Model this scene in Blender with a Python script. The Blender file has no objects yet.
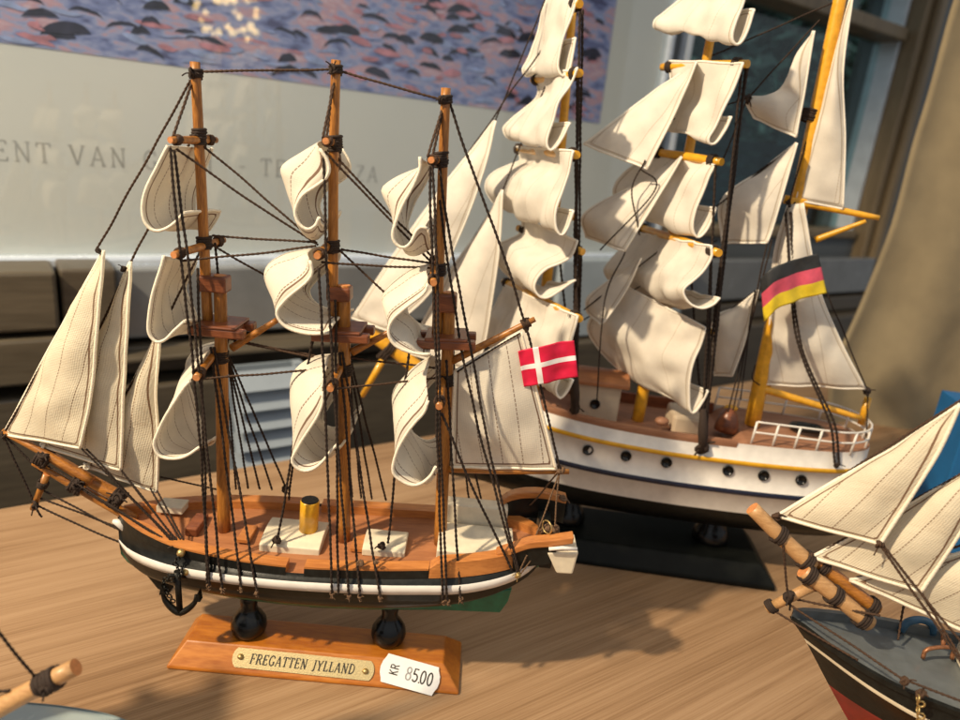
import bpy, math, random
from mathutils import Vector as V, Matrix
from mathutils import noise as mnoise
random.seed(7)
sc = bpy.context.scene
COL = sc.collection

# ------------------------------------------------------------------ camera
FPX = 700.0
PITCH = math.radians(17.3); ROLL = math.radians(5.9)
CAM = V((0, 0, 0.3441))
_F = V((0, math.cos(PITCH), -math.sin(PITCH)))
_U0 = V((0, math.sin(PITCH), math.cos(PITCH))); _R0 = V((1, 0, 0))
_R = _R0*math.cos(ROLL) + _U0*math.sin(ROLL)
_U = -_R0*math.sin(ROLL) + _U0*math.cos(ROLL)
cd = bpy.data.cameras.new('camera'); cam = bpy.data.objects.new('camera', cd); COL.objects.link(cam)
m = Matrix((( _R.x, _U.x, -_F.x, CAM.x), (_R.y, _U.y, -_F.y, CAM.y), (_R.z, _U.z, -_F.z, CAM.z), (0, 0, 0, 1)))
cam.matrix_world = m
cd.sensor_width = 36; cd.lens = 36*FPX/960; cd.clip_start = 0.01; cd.clip_end = 100
cd.dof.use_dof = True; cd.dof.focus_distance = 0.41; cd.dof.aperture_fstop = 6.8
sc.camera = cam

# ------------------------------------------------------------------ world, lamps, exposure
w = bpy.data.worlds.new('World'); sc.world = w; w.use_nodes = True
bg = w.node_tree.nodes['Background']
_nt = w.node_tree; _tc = _nt.nodes.new('ShaderNodeTexCoord'); _sx = _nt.nodes.new('ShaderNodeSeparateXYZ'); _cr = _nt.nodes.new('ShaderNodeValToRGB'); _mr = _nt.nodes.new('ShaderNodeMapRange')
_nt.links.new(_tc.outputs['Generated'], _sx.inputs[0]); _mr.inputs[1].default_value = -1; _mr.inputs[2].default_value = 1
_nt.links.new(_sx.outputs['Z'], _mr.inputs[0]); _nt.links.new(_mr.outputs[0], _cr.inputs[0])
_e = _cr.color_ramp.elements; _e.new(0.5); _e.new(0.72)
for _q, (_p, _c) in zip(_e, ((0.25, (0.08, 0.065, 0.05)), (0.5, (0.42, 0.44, 0.46)), (0.72, (0.72, 0.76, 0.80)), (1.0, (0.95, 0.92, 0.88)))): _q.position = _p; _q.color = (*_c, 1)
_nt.links.new(_cr.outputs[0], bg.inputs[0]); bg.inputs[1].default_value = 0.64
sc.view_settings.view_transform = 'Standard'; sc.view_settings.look = 'None'
sc.view_settings.exposure = 0.10; sc.view_settings.gamma = 1

def spot(name, loc, target, power, col, size, angle):
    l = bpy.data.lights.new(name, 'SPOT'); l.energy = power; l.color = col
    l.shadow_soft_size = size; l.spot_size = math.radians(angle); l.spot_blend = 0.6
    o = bpy.data.objects.new(name, l); COL.objects.link(o); o.location = loc
    o.rotation_euler = (V(target)-V(loc)).to_track_quat('-Z', 'Y').to_euler()
    return o
KEYD = V((-0.58, -0.42, 0.70)).normalized()
spot('ceiling_spot', V((0.0, 0.45, 0.12)) + KEYD*2.0, (0.02, 0.45, 0.1), 205, (1.0, 0.81, 0.56), 0.034, 60)
spot('ceiling_spot', V((-0.9, -0.3, 1.9)), (0.1, 0.5, 0.1), 26, (1.0, 0.84, 0.62), 0.07, 60)

# ------------------------------------------------------------------ pixel rays used to take measures from the photograph
def ray(x, y): return _R*((x-480)/FPX) + _U*((360-y)/FPX) + _F
def at_z(x, y, z):
    r = ray(x, y); return CAM + r*((z-CAM.z)/r.z)
class Frame:
    """vertical plane through a model's keel line: s along it, d away from the camera"""
    def __init__(self, ox, oy, yaw):
        self.o = V((ox, oy, 0)); a = math.radians(yaw)
        self.a = V((math.cos(a), math.sin(a), 0)); self.n = V((-math.sin(a), math.cos(a), 0))
    def p(self, x, y, d=0.0):
        r = ray(x, y); t = ((self.o + self.n*d - CAM).dot(self.n))/r.dot(self.n)
        return CAM + r*t
    def w(self, s, d, z): return self.o + self.a*s + self.n*d + V((0, 0, z))
    def s(self, P): return (P-self.o).dot(self.a)

# ------------------------------------------------------------------ materials
def nodes(name):
    mt = bpy.data.materials.new(name); mt.use_nodes = True
    nt = mt.node_tree; b = nt.nodes['Principled BSDF']
    return mt, nt, b
def N(nt, typ, **kw):
    n = nt.nodes.new(typ)
    for k, v in kw.items(): setattr(n, k, v)
    return n
def ramp(nt, src, stops):
    r = N(nt, 'ShaderNodeValToRGB'); e = r.color_ramp.elements
    while len(e) < len(stops): e.new(0.5)
    for el, (p, c) in zip(e, stops): el.position = p; el.color = (*c, 1)
    nt.links.new(src, r.inputs[0]); return r
def bump(nt, b, h, strength, dist=0.001):
    bp = N(nt, 'ShaderNodeBump'); bp.inputs['Strength'].default_value = strength; bp.inputs['Distance'].default_value = dist
    nt.links.new(h, bp.inputs['Height']); nt.links.new(bp.outputs[0], b.inputs['Normal'])
def math_(nt, op, a, b_=None, c=None):
    n = N(nt, 'ShaderNodeMath', operation=op)
    for i, v in enumerate((a, b_, c)):
        if v is None: continue
        if isinstance(v, (int, float)): n.inputs[i].default_value = v
        else: nt.links.new(v, n.inputs[i])
    return n.outputs[0]
def mixc(nt, f, a, b_):
    n = N(nt, 'ShaderNodeMix', data_type='RGBA')
    for i, v in ((0, f), (6, a), (7, b_)):
        if isinstance(v, (int, float)): n.inputs[i].default_value = v
        elif isinstance(v, tuple): n.inputs[i].default_value = (*v, 1)
        else: nt.links.new(v, n.inputs[i])
    return n.outputs[2]

def mottled(name, c, var=0.15, rough=0.5, scale=200, bs=0.15, coat=0.0, metal=0.0, stretch=(1, 1, 1), dist=0.0006):
    mt, nt, b = nodes(name)
    tc = N(nt, 'ShaderNodeTexCoord'); mp = N(nt, 'ShaderNodeMapping'); mp.inputs['Scale'].default_value = stretch
    nt.links.new(tc.outputs['Object'], mp.inputs[0])
    ns = N(nt, 'ShaderNodeTexNoise'); ns.inputs['Scale'].default_value = scale; ns.inputs['Detail'].default_value = 5
    nt.links.new(mp.outputs[0], ns.inputs[0])
    lo = tuple(x*(1-var) for x in c); hi = tuple(min(1, x*(1+var)) for x in c)
    r = ramp(nt, ns.outputs[0], [(0.3, lo), (0.7, hi)])
    nt.links.new(r.outputs[0], b.inputs['Base Color'])
    b.inputs['Roughness'].default_value = rough; b.inputs['Metallic'].default_value = metal
    b.inputs['Coat Weight'].default_value = coat; b.inputs['Coat Roughness'].default_value = 0.12
    rr = math_(nt, 'MULTIPLY_ADD', ns.outputs[0], 0.3, rough-0.15); nt.links.new(rr, b.inputs['Roughness'])
    if bs: bump(nt, b, ns.outputs[0], bs, dist)
    return mt

def wood(name, dark, light, axis='Z', scale=60, rough=0.35, coat=0.3, stretch=14, rot=0.0):
    mt, nt, b = nodes(name)
    tc = N(nt, 'ShaderNodeTexCoord'); mp = N(nt, 'ShaderNodeMapping')
    mp0 = N(nt, 'ShaderNodeMapping'); mp0.inputs['Rotation'].default_value = (0, 0, -rot)
    nt.links.new(tc.outputs['Object'], mp0.inputs[0]); nt.links.new(mp0.outputs[0], mp.inputs[0])
    s = [1.0, 1.0, 1.0]; s['XYZ'.index(axis)] = 1.0/stretch; mp.inputs['Scale'].default_value = s
    n1 = N(nt, 'ShaderNodeTexNoise'); n1.inputs['Scale'].default_value = scale; n1.inputs['Detail'].default_value = 6; n1.inputs['Roughness'].default_value = 0.6
    n2 = N(nt, 'ShaderNodeTexNoise'); n2.inputs['Scale'].default_value = scale*7; n2.inputs['Detail'].default_value = 3
    nt.links.new(mp.outputs[0], n1.inputs[0]); nt.links.new(mp.outputs[0], n2.inputs[0])
    f = math_(nt, 'MULTIPLY_ADD', n2.outputs[0], 0.45, math_(nt, 'MULTIPLY', n1.outputs[0], 0.62))
    mid = tuple((a+c)/2 for a, c in zip(dark, light))
    r = ramp(nt, f, [(0.38, dark), (0.53, mid), (0.66, light)])
    nt.links.new(r.outputs[0], b.inputs['Base Color'])
    nt.links.new(math_(nt, 'MULTIPLY_ADD', n2.outputs[0], 0.25, rough-0.1), b.inputs['Roughness'])
    b.inputs['Coat Weight'].default_value = coat; b.inputs['Coat Roughness'].default_value = 0.2
    bump(nt, b, f, 0.18, 0.0004)
    return mt

def table_wood():
    mt, nt, b = nodes('oak')
    tc = N(nt, 'ShaderNodeTexCoord')
    mp0 = N(nt, 'ShaderNodeMapping'); mp0.inputs['Rotation'].default_value = (0, 0, -math.radians(35))
    nt.links.new(tc.outputs['Object'], mp0.inputs[0])
    def noise(sc_, st, det, rg=0.55, dist=0.0):
        mp = N(nt, 'ShaderNodeMapping'); mp.inputs['Scale'].default_value = (st, 1, 1)
        nt.links.new(mp0.outputs[0], mp.inputs[0])
        n = N(nt, 'ShaderNodeTexNoise'); n.inputs['Scale'].default_value = sc_; n.inputs['Detail'].default_value = det
        n.inputs['Roughness'].default_value = rg; n.inputs['Distortion'].default_value = dist
        nt.links.new(mp.outputs[0], n.inputs[0]); return n.outputs[0]
    broad = noise(14, 0.10, 4, 0.55, 0.6); mid = noise(150, 0.014, 4, 0.6, 0.1); fine = noise(900, 0.010, 3, 0.6)
    f = math_(nt, 'ADD', math_(nt, 'MULTIPLY', broad, 0.40), math_(nt, 'ADD', math_(nt, 'MULTIPLY', mid, 0.30), math_(nt, 'MULTIPLY', fine, 0.32)))
    r = ramp(nt, f, [(0.36, (0.19, 0.105, 0.050)), (0.47, (0.295, 0.178, 0.094)), (0.54, (0.36, 0.226, 0.125)), (0.66, (0.44, 0.292, 0.172))])
    pores = ramp(nt, noise(560, 0.016, 5, 0.7), [(0.32, (1, 1, 1)), (0.41, (0, 0, 0))])
    c = mixc(nt, math_(nt, 'MULTIPLY', pores.outputs[0], 0.45), r.outputs[0], (0.15, 0.075, 0.033))
    nt.links.new(c, b.inputs['Base Color'])
    nt.links.new(math_(nt, 'MULTIPLY_ADD', mid, 0.3, 0.36), b.inputs['Roughness'])
    b.inputs['Specular IOR Level'].default_value = 0.30
    bump(nt, b, fine, 0.12, 0.0004)
    return mt

def canvas(name, c, seam=0.0, weave=0.5, trans=0.3, seamcol=(0.09, 0.045, 0.022)):
    mt, nt, b = nodes(name); out = nt.nodes['Material Output']
    uv = N(nt, 'ShaderNodeUVMap', uv_map='metres')
    sep = N(nt, 'ShaderNodeSeparateXYZ'); nt.links.new(uv.outputs[0], sep.inputs[0])
    ns = N(nt, 'ShaderNodeTexNoise'); ns.inputs['Scale'].default_value = 45; ns.inputs['Detail'].default_value = 5
    nt.links.new(uv.outputs[0], ns.inputs[0])
    col = ramp(nt, ns.outputs[0], [(0.3, tuple(x*0.86 for x in c)), (0.7, tuple(min(1, x*1.08) for x in c))]).outputs[0]
    wx = math_(nt, 'SINE', math_(nt, 'MULTIPLY', sep.outputs[0], 2*math.pi/0.00125))
    wy = math_(nt, 'SINE', math_(nt, 'MULTIPLY', sep.outputs[1], 2*math.pi/0.00105))
    fz = N(nt, 'ShaderNodeTexNoise'); fz.inputs['Scale'].default_value = 900; nt.links.new(uv.outputs[0], fz.inputs[0])
    h = math_(nt, 'ADD', math_(nt, 'MULTIPLY', math_(nt, 'ADD', wx, wy), 0.25), fz.outputs[0])
    col = mixc(nt, math_(nt, 'MULTIPLY', math_(nt, 'SUBTRACT', 0.9, h), 0.22*weave), col, tuple(x*0.45 for x in c))
    if seam:
        at = N(nt, 'ShaderNodeAttribute', attribute_name='edge'); e = at.outputs['Fac']
        wob = math_(nt, 'MULTIPLY', math_(nt, 'SUBTRACT', ns.outputs[0], 0.5), 0.0012)
        l1 = math_(nt, 'LESS_THAN', math_(nt, 'ABSOLUTE', math_(nt, 'SUBTRACT', math_(nt, 'ADD', e, wob), 0.0026)), 0.00042)
        u = math_(nt, 'ADD', sep.outputs[0], wob)
        mod = math_(nt, 'ABSOLUTE', math_(nt, 'SUBTRACT', math_(nt, 'FRACT', math_(nt, 'DIVIDE', u, seam)), 0.5))
        l2 = math_(nt, 'LESS_THAN', mod, 0.00030/seam)
        l2 = math_(nt, 'MULTIPLY', l2, math_(nt, 'GREATER_THAN', e, 0.0026))
        dash = math_(nt, 'GREATER_THAN', math_(nt, 'SINE', math_(nt, 'MULTIPLY', sep.outputs[1], 2*math.pi/0.0022)), -0.75)
        l2 = math_(nt, 'MULTIPLY', l2, dash)
        l = math_(nt, 'MAXIMUM', math_(nt, 'MULTIPLY', l1, 0.9), math_(nt, 'MULTIPLY', l2, 0.75))
        col = mixc(nt, l, col, seamcol)
        h = math_(nt, 'SUBTRACT', h, l)
    wr = N(nt, 'ShaderNodeTexNoise'); wr.inputs['Scale'].default_value = 38; wr.inputs['Detail'].default_value = 3; wr.inputs['Distortion'].default_value = 1.2; nt.links.new(uv.outputs[0], wr.inputs[0])
    st = N(nt, 'ShaderNodeTexNoise'); st.inputs['Scale'].default_value = 160; st.inputs['Detail'].default_value = 4; nt.links.new(uv.outputs[0], st.inputs[0])
    sp = ramp(nt, st.outputs[0], [(0.66, (0, 0, 0)), (0.76, (1, 1, 1))]); col = mixc(nt, math_(nt, 'MULTIPLY', sp.outputs[0], 0.16), col, (0.42, 0.30, 0.18))
    h = math_(nt, 'ADD', h, math_(nt, 'MULTIPLY', wr.outputs[0], 5.0))
    nt.links.new(col, b.inputs['Base Color']); b.inputs['Roughness'].default_value = 0.9
    b.inputs['Specular IOR Level'].default_value = 0.1
    bump(nt, b, h, 0.5*weave, 0.0004)
    tr = N(nt, 'ShaderNodeBsdfTranslucent'); nt.links.new(col, tr.inputs[0])
    mx = N(nt, 'ShaderNodeMixShader'); mx.inputs[0].default_value = trans
    nt.links.new(b.outputs[0], mx.inputs[1]); nt.links.new(tr.outputs[0], mx.inputs[2]); nt.links.new(mx.outputs[0], out.inputs[0])
    return mt

M = {}
M['oak'] = table_wood()
M['spar'] = wood('varnished_spar', (0.20, 0.068, 0.010), (0.52, 0.215, 0.036), 'Z', 260, 0.36, 0.15, 10)
M['sparx'] = wood('varnished_bowsprit', (0.20, 0.068, 0.010), (0.50, 0.20, 0.034), 'X', 260, 0.36, 0.15, 10)
M['endgrain'] = mottled('spar_end_grain', (0.62, 0.25, 0.085), 0.2, 0.6, 600)
M['mahog'] = wood('reddish_wood', (0.12, 0.034, 0.013), (0.27, 0.085, 0.03), 'X', 160, 0.4, 0.2, 8)
M['deck'] = wood('deck_wood', (0.28, 0.105, 0.04), (0.42, 0.175, 0.07), 'X', 120, 0.5, 0.1, 10)
M['rail'] = wood('rail_wood', (0.38, 0.13, 0.03), (0.58, 0.23, 0.06), 'X', 120, 0.35, 0.25, 10)
M['base'] = wood('stand_wood', (0.34, 0.095, 0.008), (0.52, 0.18, 0.018), 'X', 90, 0.38, 0.08, 6)
M['black'] = mottled('black_paint', (0.008, 0.009, 0.008), 0.4, 0.42, 220, 0.3, 0.15)
M['gloss'] = mottled('black_gloss', (0.007, 0.007, 0.007), 0.3, 0.20, 100, 0.02, 0.15)
M['gloss'].node_tree.nodes['Principled BSDF'].inputs['Specular IOR Level'].default_value = 0.3
M['black'].node_tree.nodes['Principled BSDF'].inputs['Specular IOR Level'].default_value = 0.22
M['cream'] = mottled('cream_paint', (0.74, 0.66, 0.50), 0.08, 0.5, 160, 0.2)
M['white'] = mottled('white_paint', (0.78, 0.75, 0.70), 0.07, 0.42, 120, 0.15, 0.1)
M['green'] = mottled('green_paint', (0.012, 0.13, 0.068), 0.25, 0.4, 150, 0.2, 0.1)
M['yellow'] = mottled('yellow_paint', (0.78, 0.42, 0.02), 0.12, 0.38, 160, 0.2, 0.25)
M['rope'] = mottled('brown_cord', (0.062, 0.031, 0.016), 0.45, 0.85, 1500, 0.6)
M['dkrope'] = mottled('dark_cord', (0.030, 0.017, 0.011), 0.4, 0.85, 1500, 0.5)
M['twine'] = mottled('tan_twine', (0.15, 0.085, 0.045), 0.4, 0.9, 1500, 0.5)
M['iron'] = mottled('blackened_metal', (0.018, 0.017, 0.014), 0.3, 0.45, 700, 0.4, 0, 0.6)
M['brass'] = mottled('dull_brass', (0.52, 0.38, 0.16), 0.2, 0.42, 900, 0.3, 0, 0.85)
M['plate'] = mottled('brass_plate', (0.50, 0.41, 0.22), 0.12, 0.50, 1400, 0.35, 0, 0.55)
M['ink'] = mottled('black_ink', (0.02, 0.017, 0.013), 0.2, 0.6, 500, 0)
M['greyink'] = mottled('worn_grey_ink', (0.28, 0.28, 0.29), 0.35, 0.6, 900, 0)
M['paper'] = mottled('label_paper', (0.82, 0.82, 0.82), 0.03, 0.6, 300, 0.05)
M['sail'] = canvas('stitched_canvas', (0.86, 0.80, 0.68), 0.0125, 0.5, 0.20, (0.17, 0.085, 0.045))
M['jib'] = canvas('stitched_jib_canvas', (0.86, 0.775, 0.60), 0.0145, 0.9, 0.20, (0.20, 0.10, 0.05))
M['hem'] = mottled('sail_hem', (0.86, 0.79, 0.64), 0.10, 0.9, 900, 0.5)
M['plain'] = canvas('plain_canvas', (0.87, 0.815, 0.72), 0.034, 0.45, 0.20, (0.52, 0.43, 0.32))
M['plainhem'] = mottled('plain_hem', (0.86, 0.81, 0.71), 0.06, 0.9, 700, 0.3)
M['spars_yellow'] = mottled('yellow_spar_paint', (0.74, 0.37, 0.02), 0.15, 0.35, 200, 0.25, 0.3)

# ------------------------------------------------------------------ mesh builder
def catmull(pts, n):
    """n points spread evenly by length along a smooth curve through pts"""
    pts = [V(p) for p in pts]
    if len(pts) == 2: return [pts[0].lerp(pts[1], i/(n-1)) for i in range(n)]
    P = [pts[0]*2-pts[1]] + pts + [pts[-1]*2-pts[-2]]
    fine = []
    for i in range(1, len(P)-2):
        a, b, c, d = P[i-1], P[i], P[i+1], P[i+2]
        for k in range(12):
            t = k/12
            fine.append(0.5*((2*b) + (c-a)*t + (2*a-5*b+4*c-d)*t*t + (3*b-a-3*c+d)*t**3))
    fine.append(pts[-1])
    L = [0]
    for i in range(1, len(fine)): L.append(L[-1]+(fine[i]-fine[i-1]).length)
    out = []; j = 0
    for i in range(n):
        t = L[-1]*i/(n-1)
        while j < len(L)-2 and L[j+1] < t: j += 1
        f = (t-L[j])/max(1e-9, L[j+1]-L[j]); out.append(fine[j].lerp(fine[j+1], min(1, max(0, f))))
    return out

class MB:
    def __init__(self): self.v = []; self.f = []; self.m = []; self.sm = []
    def face(self, idx, mat=0, smooth=True): self.f.append(tuple(idx)); self.m.append(mat); self.sm.append(smooth)
    def ring(self, pts):
        i = len(self.v); self.v += [V(p) for p in pts]; return list(range(i, i+len(pts)))
    def bridge(self, a, b, mat=0, closed=True, smooth=True):
        n = len(a)
        for i in range(n if closed else n-1):
            j = (i+1) % n; self.face((a[i], a[j], b[j], b[i]), mat, smooth)
    def tube(self, pts, r, seg=8, mat=0, cap=None, flat=1.0, twist=0.0):
        pts = [V(p) for p in pts]; n = len(pts)
        rs = r if isinstance(r, (list, tuple)) else [r]*n
        t0 = (pts[1]-pts[0]).normalized(); up = V((0, 0, 1)) if abs(t0.z) < 0.9 else V((1, 0, 0))
        x = t0.cross(up).normalized(); prev = None; ang = 0.0; first = None
        for i in range(n):
            t = (pts[min(n-1, i+1)]-pts[max(0, i-1)])
            t = t.normalized() if t.length > 1e-9 else t0
            x = (x - t*x.dot(t))
            x = x.normalized() if x.length > 1e-9 else t.orthogonal().normalized()
            y = t.cross(x)
            if i: ang += twist*(pts[i]-pts[i-1]).length
            cs = []
            for k in range(seg):
                a = 2*math.pi*k/seg; ex, ey = math.cos(a)*rs[i], math.sin(a)*rs[i]*flat
                ca, sa = math.cos(ang), math.sin(ang)
                cs.append(pts[i] + x*(ex*ca-ey*sa) + y*(ex*sa+ey*ca))
            rg = self.ring(cs)
            if prev: self.bridge(prev, rg, mat)
            else: first = rg
            prev = rg
        cm = mat if cap is None else cap
        self.face(first[::-1], cm, False); self.face(prev, cm, False)
    def rope(self, pts, r, mat=0, sag=0.0, n=None):
        pts = [V(p) for p in pts]
        if len(pts) == 2 and sag:
            mid = (pts[0]+pts[1])/2 - V((0, 0, sag)); pts = [pts[0], mid, pts[1]]
        L = sum((pts[i+1]-pts[i]).length for i in range(len(pts)-1))
        n = n or max(4, min(420, int(L/(r*1.1))))
        c = catmull(pts, n)
        sd = random.random()*100
        for i in range(1, n-1):
            q = V((sd, c[i].z*40, c[i].x*40)); c[i] = c[i] + V((mnoise.noise(q), mnoise.noise(q+V((9, 0, 0))), mnoise.noise(q+V((0, 5, 0)))))*(0.0007)
        self.tube(c, r*1.12, 6, mat, None, 0.72, 1.15/r*0.75)
    def coil(self, c, axis, R, r, turns, pitch, mat=0, jit=0.15):
        axis = V(axis).normalized(); x = axis.orthogonal().normalized(); y = axis.cross(x)
        n = int(turns*14)+1; pts = []
        for i in range(n):
            a = 2*math.pi*i/14; k = 1+jit*(random.random()-0.5)
            pts.append(V(c) + axis*(pitch*(i/14-turns/2)) + (x*math.cos(a)+y*math.sin(a))*R*k)
        self.tube(pts, r, 6, mat)
    def knot(self, c, s, mat=0, n=4, tails=True):
        for i in range(n):
            ax = V((random.uniform(-1, 1), random.uniform(-1, 1), random.uniform(-1, 1)))
            self.coil(V(c)+V([random.uniform(-s, s)*0.35 for _ in range(3)]), ax, s*random.uniform(0.45, 0.9), s*0.34, 1.3, s*0.3, mat, 0.3)
        if tails:
            for i in range(random.choice((1, 2))):        # cut ends of the cord
                q = V(c); d = V((random.uniform(-1, 1), random.uniform(-.6, 0), random.uniform(-1, .6))).normalized(); e = q+d*s*random.uniform(1.6, 2.8)
                self.tube(catmull([q, q.lerp(e, .55)+V((0, 0, s*.35)), e], 7), s*0.17, 5, mat)
    def box(self, c, ax, ay, az, mat=0, top=None, mats=None):
        """box from centre and three half-axis vectors; top scales the upper face"""
        c, ax, ay, az = V(c), V(ax), V(ay), V(az); tx, ty = top or (1, 1)
        P = [c-ax-ay-az, c+ax-ay-az, c+ax+ay-az, c-ax+ay-az, c-ax*tx-ay*ty+az, c+ax*tx-ay*ty+az, c+ax*tx+ay*ty+az, c-ax*tx+ay*ty+az]
        r = self.ring(P)
        for k, q in enumerate(((3, 2, 1, 0), (4, 5, 6, 7), (0, 1, 5, 4), (1, 2, 6, 5), (2, 3, 7, 6), (3, 0, 4, 7))):
            self.face([r[i] for i in q], mats[k] if mats else mat, False)
    def prism(self, poly, d, mat=0, smooth=False):
        """extrude a closed polygon by vector d"""
        a = self.ring(poly); b = self.ring([V(p)+V(d) for p in poly])
        self.face(a[::-1], mat, False); self.face(b, mat, False); self.bridge(a, b, mat, True, smooth)
    def lathe(self, c, axis, prof, seg=24, mat=0):
        axis = V(axis).normalized(); x = axis.orthogonal().normalized(); y = axis.cross(x); prev = None
        for (r, h) in prof:
            rg = self.ring([V(c)+axis*h+(x*math.cos(2*math.pi*k/seg)+y*math.sin(2*math.pi*k/seg))*max(r, 1e-5) for k in range(seg)])
            if prev: self.bridge(prev, rg, mat)
            else: self.face(rg[::-1], mat, False)
            prev = rg
        self.face(prev, mat, False)
    def ball(self, c, r, mat=0, seg=12, sq=(1, 1, 1), jit=0.0):
        k = seg//2; rows = []
        for i in range(k+1):
            t = math.pi*i/k
            rows.append(self.ring([V(c)+V((math.sin(t)*math.cos(2*math.pi*j/seg)*sq[0], math.sin(t)*math.sin(2*math.pi*j/seg)*sq[1], math.cos(t)*sq[2]))*(r*(1+jit*random.uniform(-1, 1))) for j in range(seg)]))
        for a, b in zip(rows, rows[1:]): self.bridge(b, a, mat)
    def build(self, name, mats, parent=None, root=None, bevel=0.0, solid=0.0, uv=None, edge=None):
        me = bpy.data.meshes.new(name)
        off = V((0, 0, 0))
        p = parent
        while p is not None: off = off + p.location; p = p.parent
        me.from_pydata([tuple(q-off) for q in self.v], [], self.f)
        if not isinstance(mats, (list, tuple)): mats = [mats]
        for x in mats: me.materials.append(M[x] if isinstance(x, str) else x)
        me.polygons.foreach_set('material_index', self.m); me.polygons.foreach_set('use_smooth', self.sm)
        if uv:
            lay = me.uv_layers.new(name='metres')
            for l in me.loops: lay.data[l.index].uv = uv[l.vertex_index] if l.vertex_index < len(uv) else (0.5, 0.5)
        if edge:
            at = me.attributes.new('edge', 'FLOAT', 'POINT')
            at.data.foreach_set('value', edge + [0.02]*(len(me.vertices)-len(edge)))
        me.update()
        o = bpy.data.objects.new(name, me); COL.objects.link(o)
        if parent is not None: o.parent = parent
        if bevel:
            b = o.modifiers.new('bevel', 'BEVEL'); b.width = bevel; b.segments = 2; b.limit_method = 'ANGLE'; b.angle_limit = math.radians(40)
        if solid:
            s = o.modifiers.new('solidify', 'SOLIDIFY'); s.thickness = solid; s.offset = 0
        return o

def thing(name, label, cat, loc, group=None):
    o = bpy.data.objects.new(name, None); COL.objects.link(o); o.location = loc; o.empty_display_size = 0.02
    o['label'] = label; o['category'] = cat
    if group: o['group'] = group
    return o
def tag(o, label, cat, group=None):
    o['label'] = label; o['category'] = cat
    if group: o['group'] = group
    return o

# ---- sails: a cloth between two curves (near edge, far edge)
def sail(parent, near, far, mats=('sail', 'hem'), nu=16, nv=36, hem=0.0008, wob=0.0008, hems='nfb', name='sail', billow=0.0, solid=0.0005, mid=None):
    A = catmull(near, nv); B = catmull(far, nv); mb = MB(); uv = []; edge = []
    W = sum((A[i]-B[i]).length for i in range(nv))/nv
    L = sum((A[i+1]-A[i]).length for i in range(nv-1)); sd = random.random()*50
    grid = []
    for j in range(nv):
        wj = (A[j]-B[j]).length; row = []
        for i in range(nu):
            u = i/(nu-1); p = A[j].lerp(B[j], u)
            if mid is not None: p = A[j]*((1-u)*(1-2*u)) + mid[j]*(4*u*(1-u)) + B[j]*(u*(2*u-1))
            t = (A[min(nv-1, j+1)]-A[max(0, j-1)]); nn = t.cross(B[j]-A[j])
            nn = nn.normalized() if nn.length > 1e-9 else V((0, 0, 0))
            q = p*55 + V((sd, 0, 0)); inner = min(1, 6*u*(1-u)+0.25)
            p = p + nn*(mnoise.noise(q)*wob*2*inner + billow*math.sin(math.pi*u)*math.sin(math.pi*min(1, j/(nv-1)*1.0)))
            row.append(p); uv.append(((u-0.5)*max(wj, 0.3*W)+0.5*0.0125, L*j/(nv-1)))
            edge.append(min(u*wj, (1-u)*wj, (nv-1-j)*L/(nv-1), 0.004+j*L/(nv-1)))
        grid.append(mb.ring(row))
    for a, b in zip(grid, grid[1:]): mb.bridge(a, b, 0, False)
    P = [V(v) for v in mb.v]
    if 'n' in hems: mb.tube([P[g[0]] for g in grid], hem, 6, 1)
    if 'f' in hems: mb.tube([P[g[-1]] for g in grid], hem, 6, 1)
    if 'b' in hems: mb.tube([P[i] for i in grid[-1]], hem, 6, 1)
    if 't' in hems: mb.tube([P[i] for i in grid[0]], hem, 6, 1)
    return mb.build(name, mats, parent, solid=solid, uv=uv, edge=edge)

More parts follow.
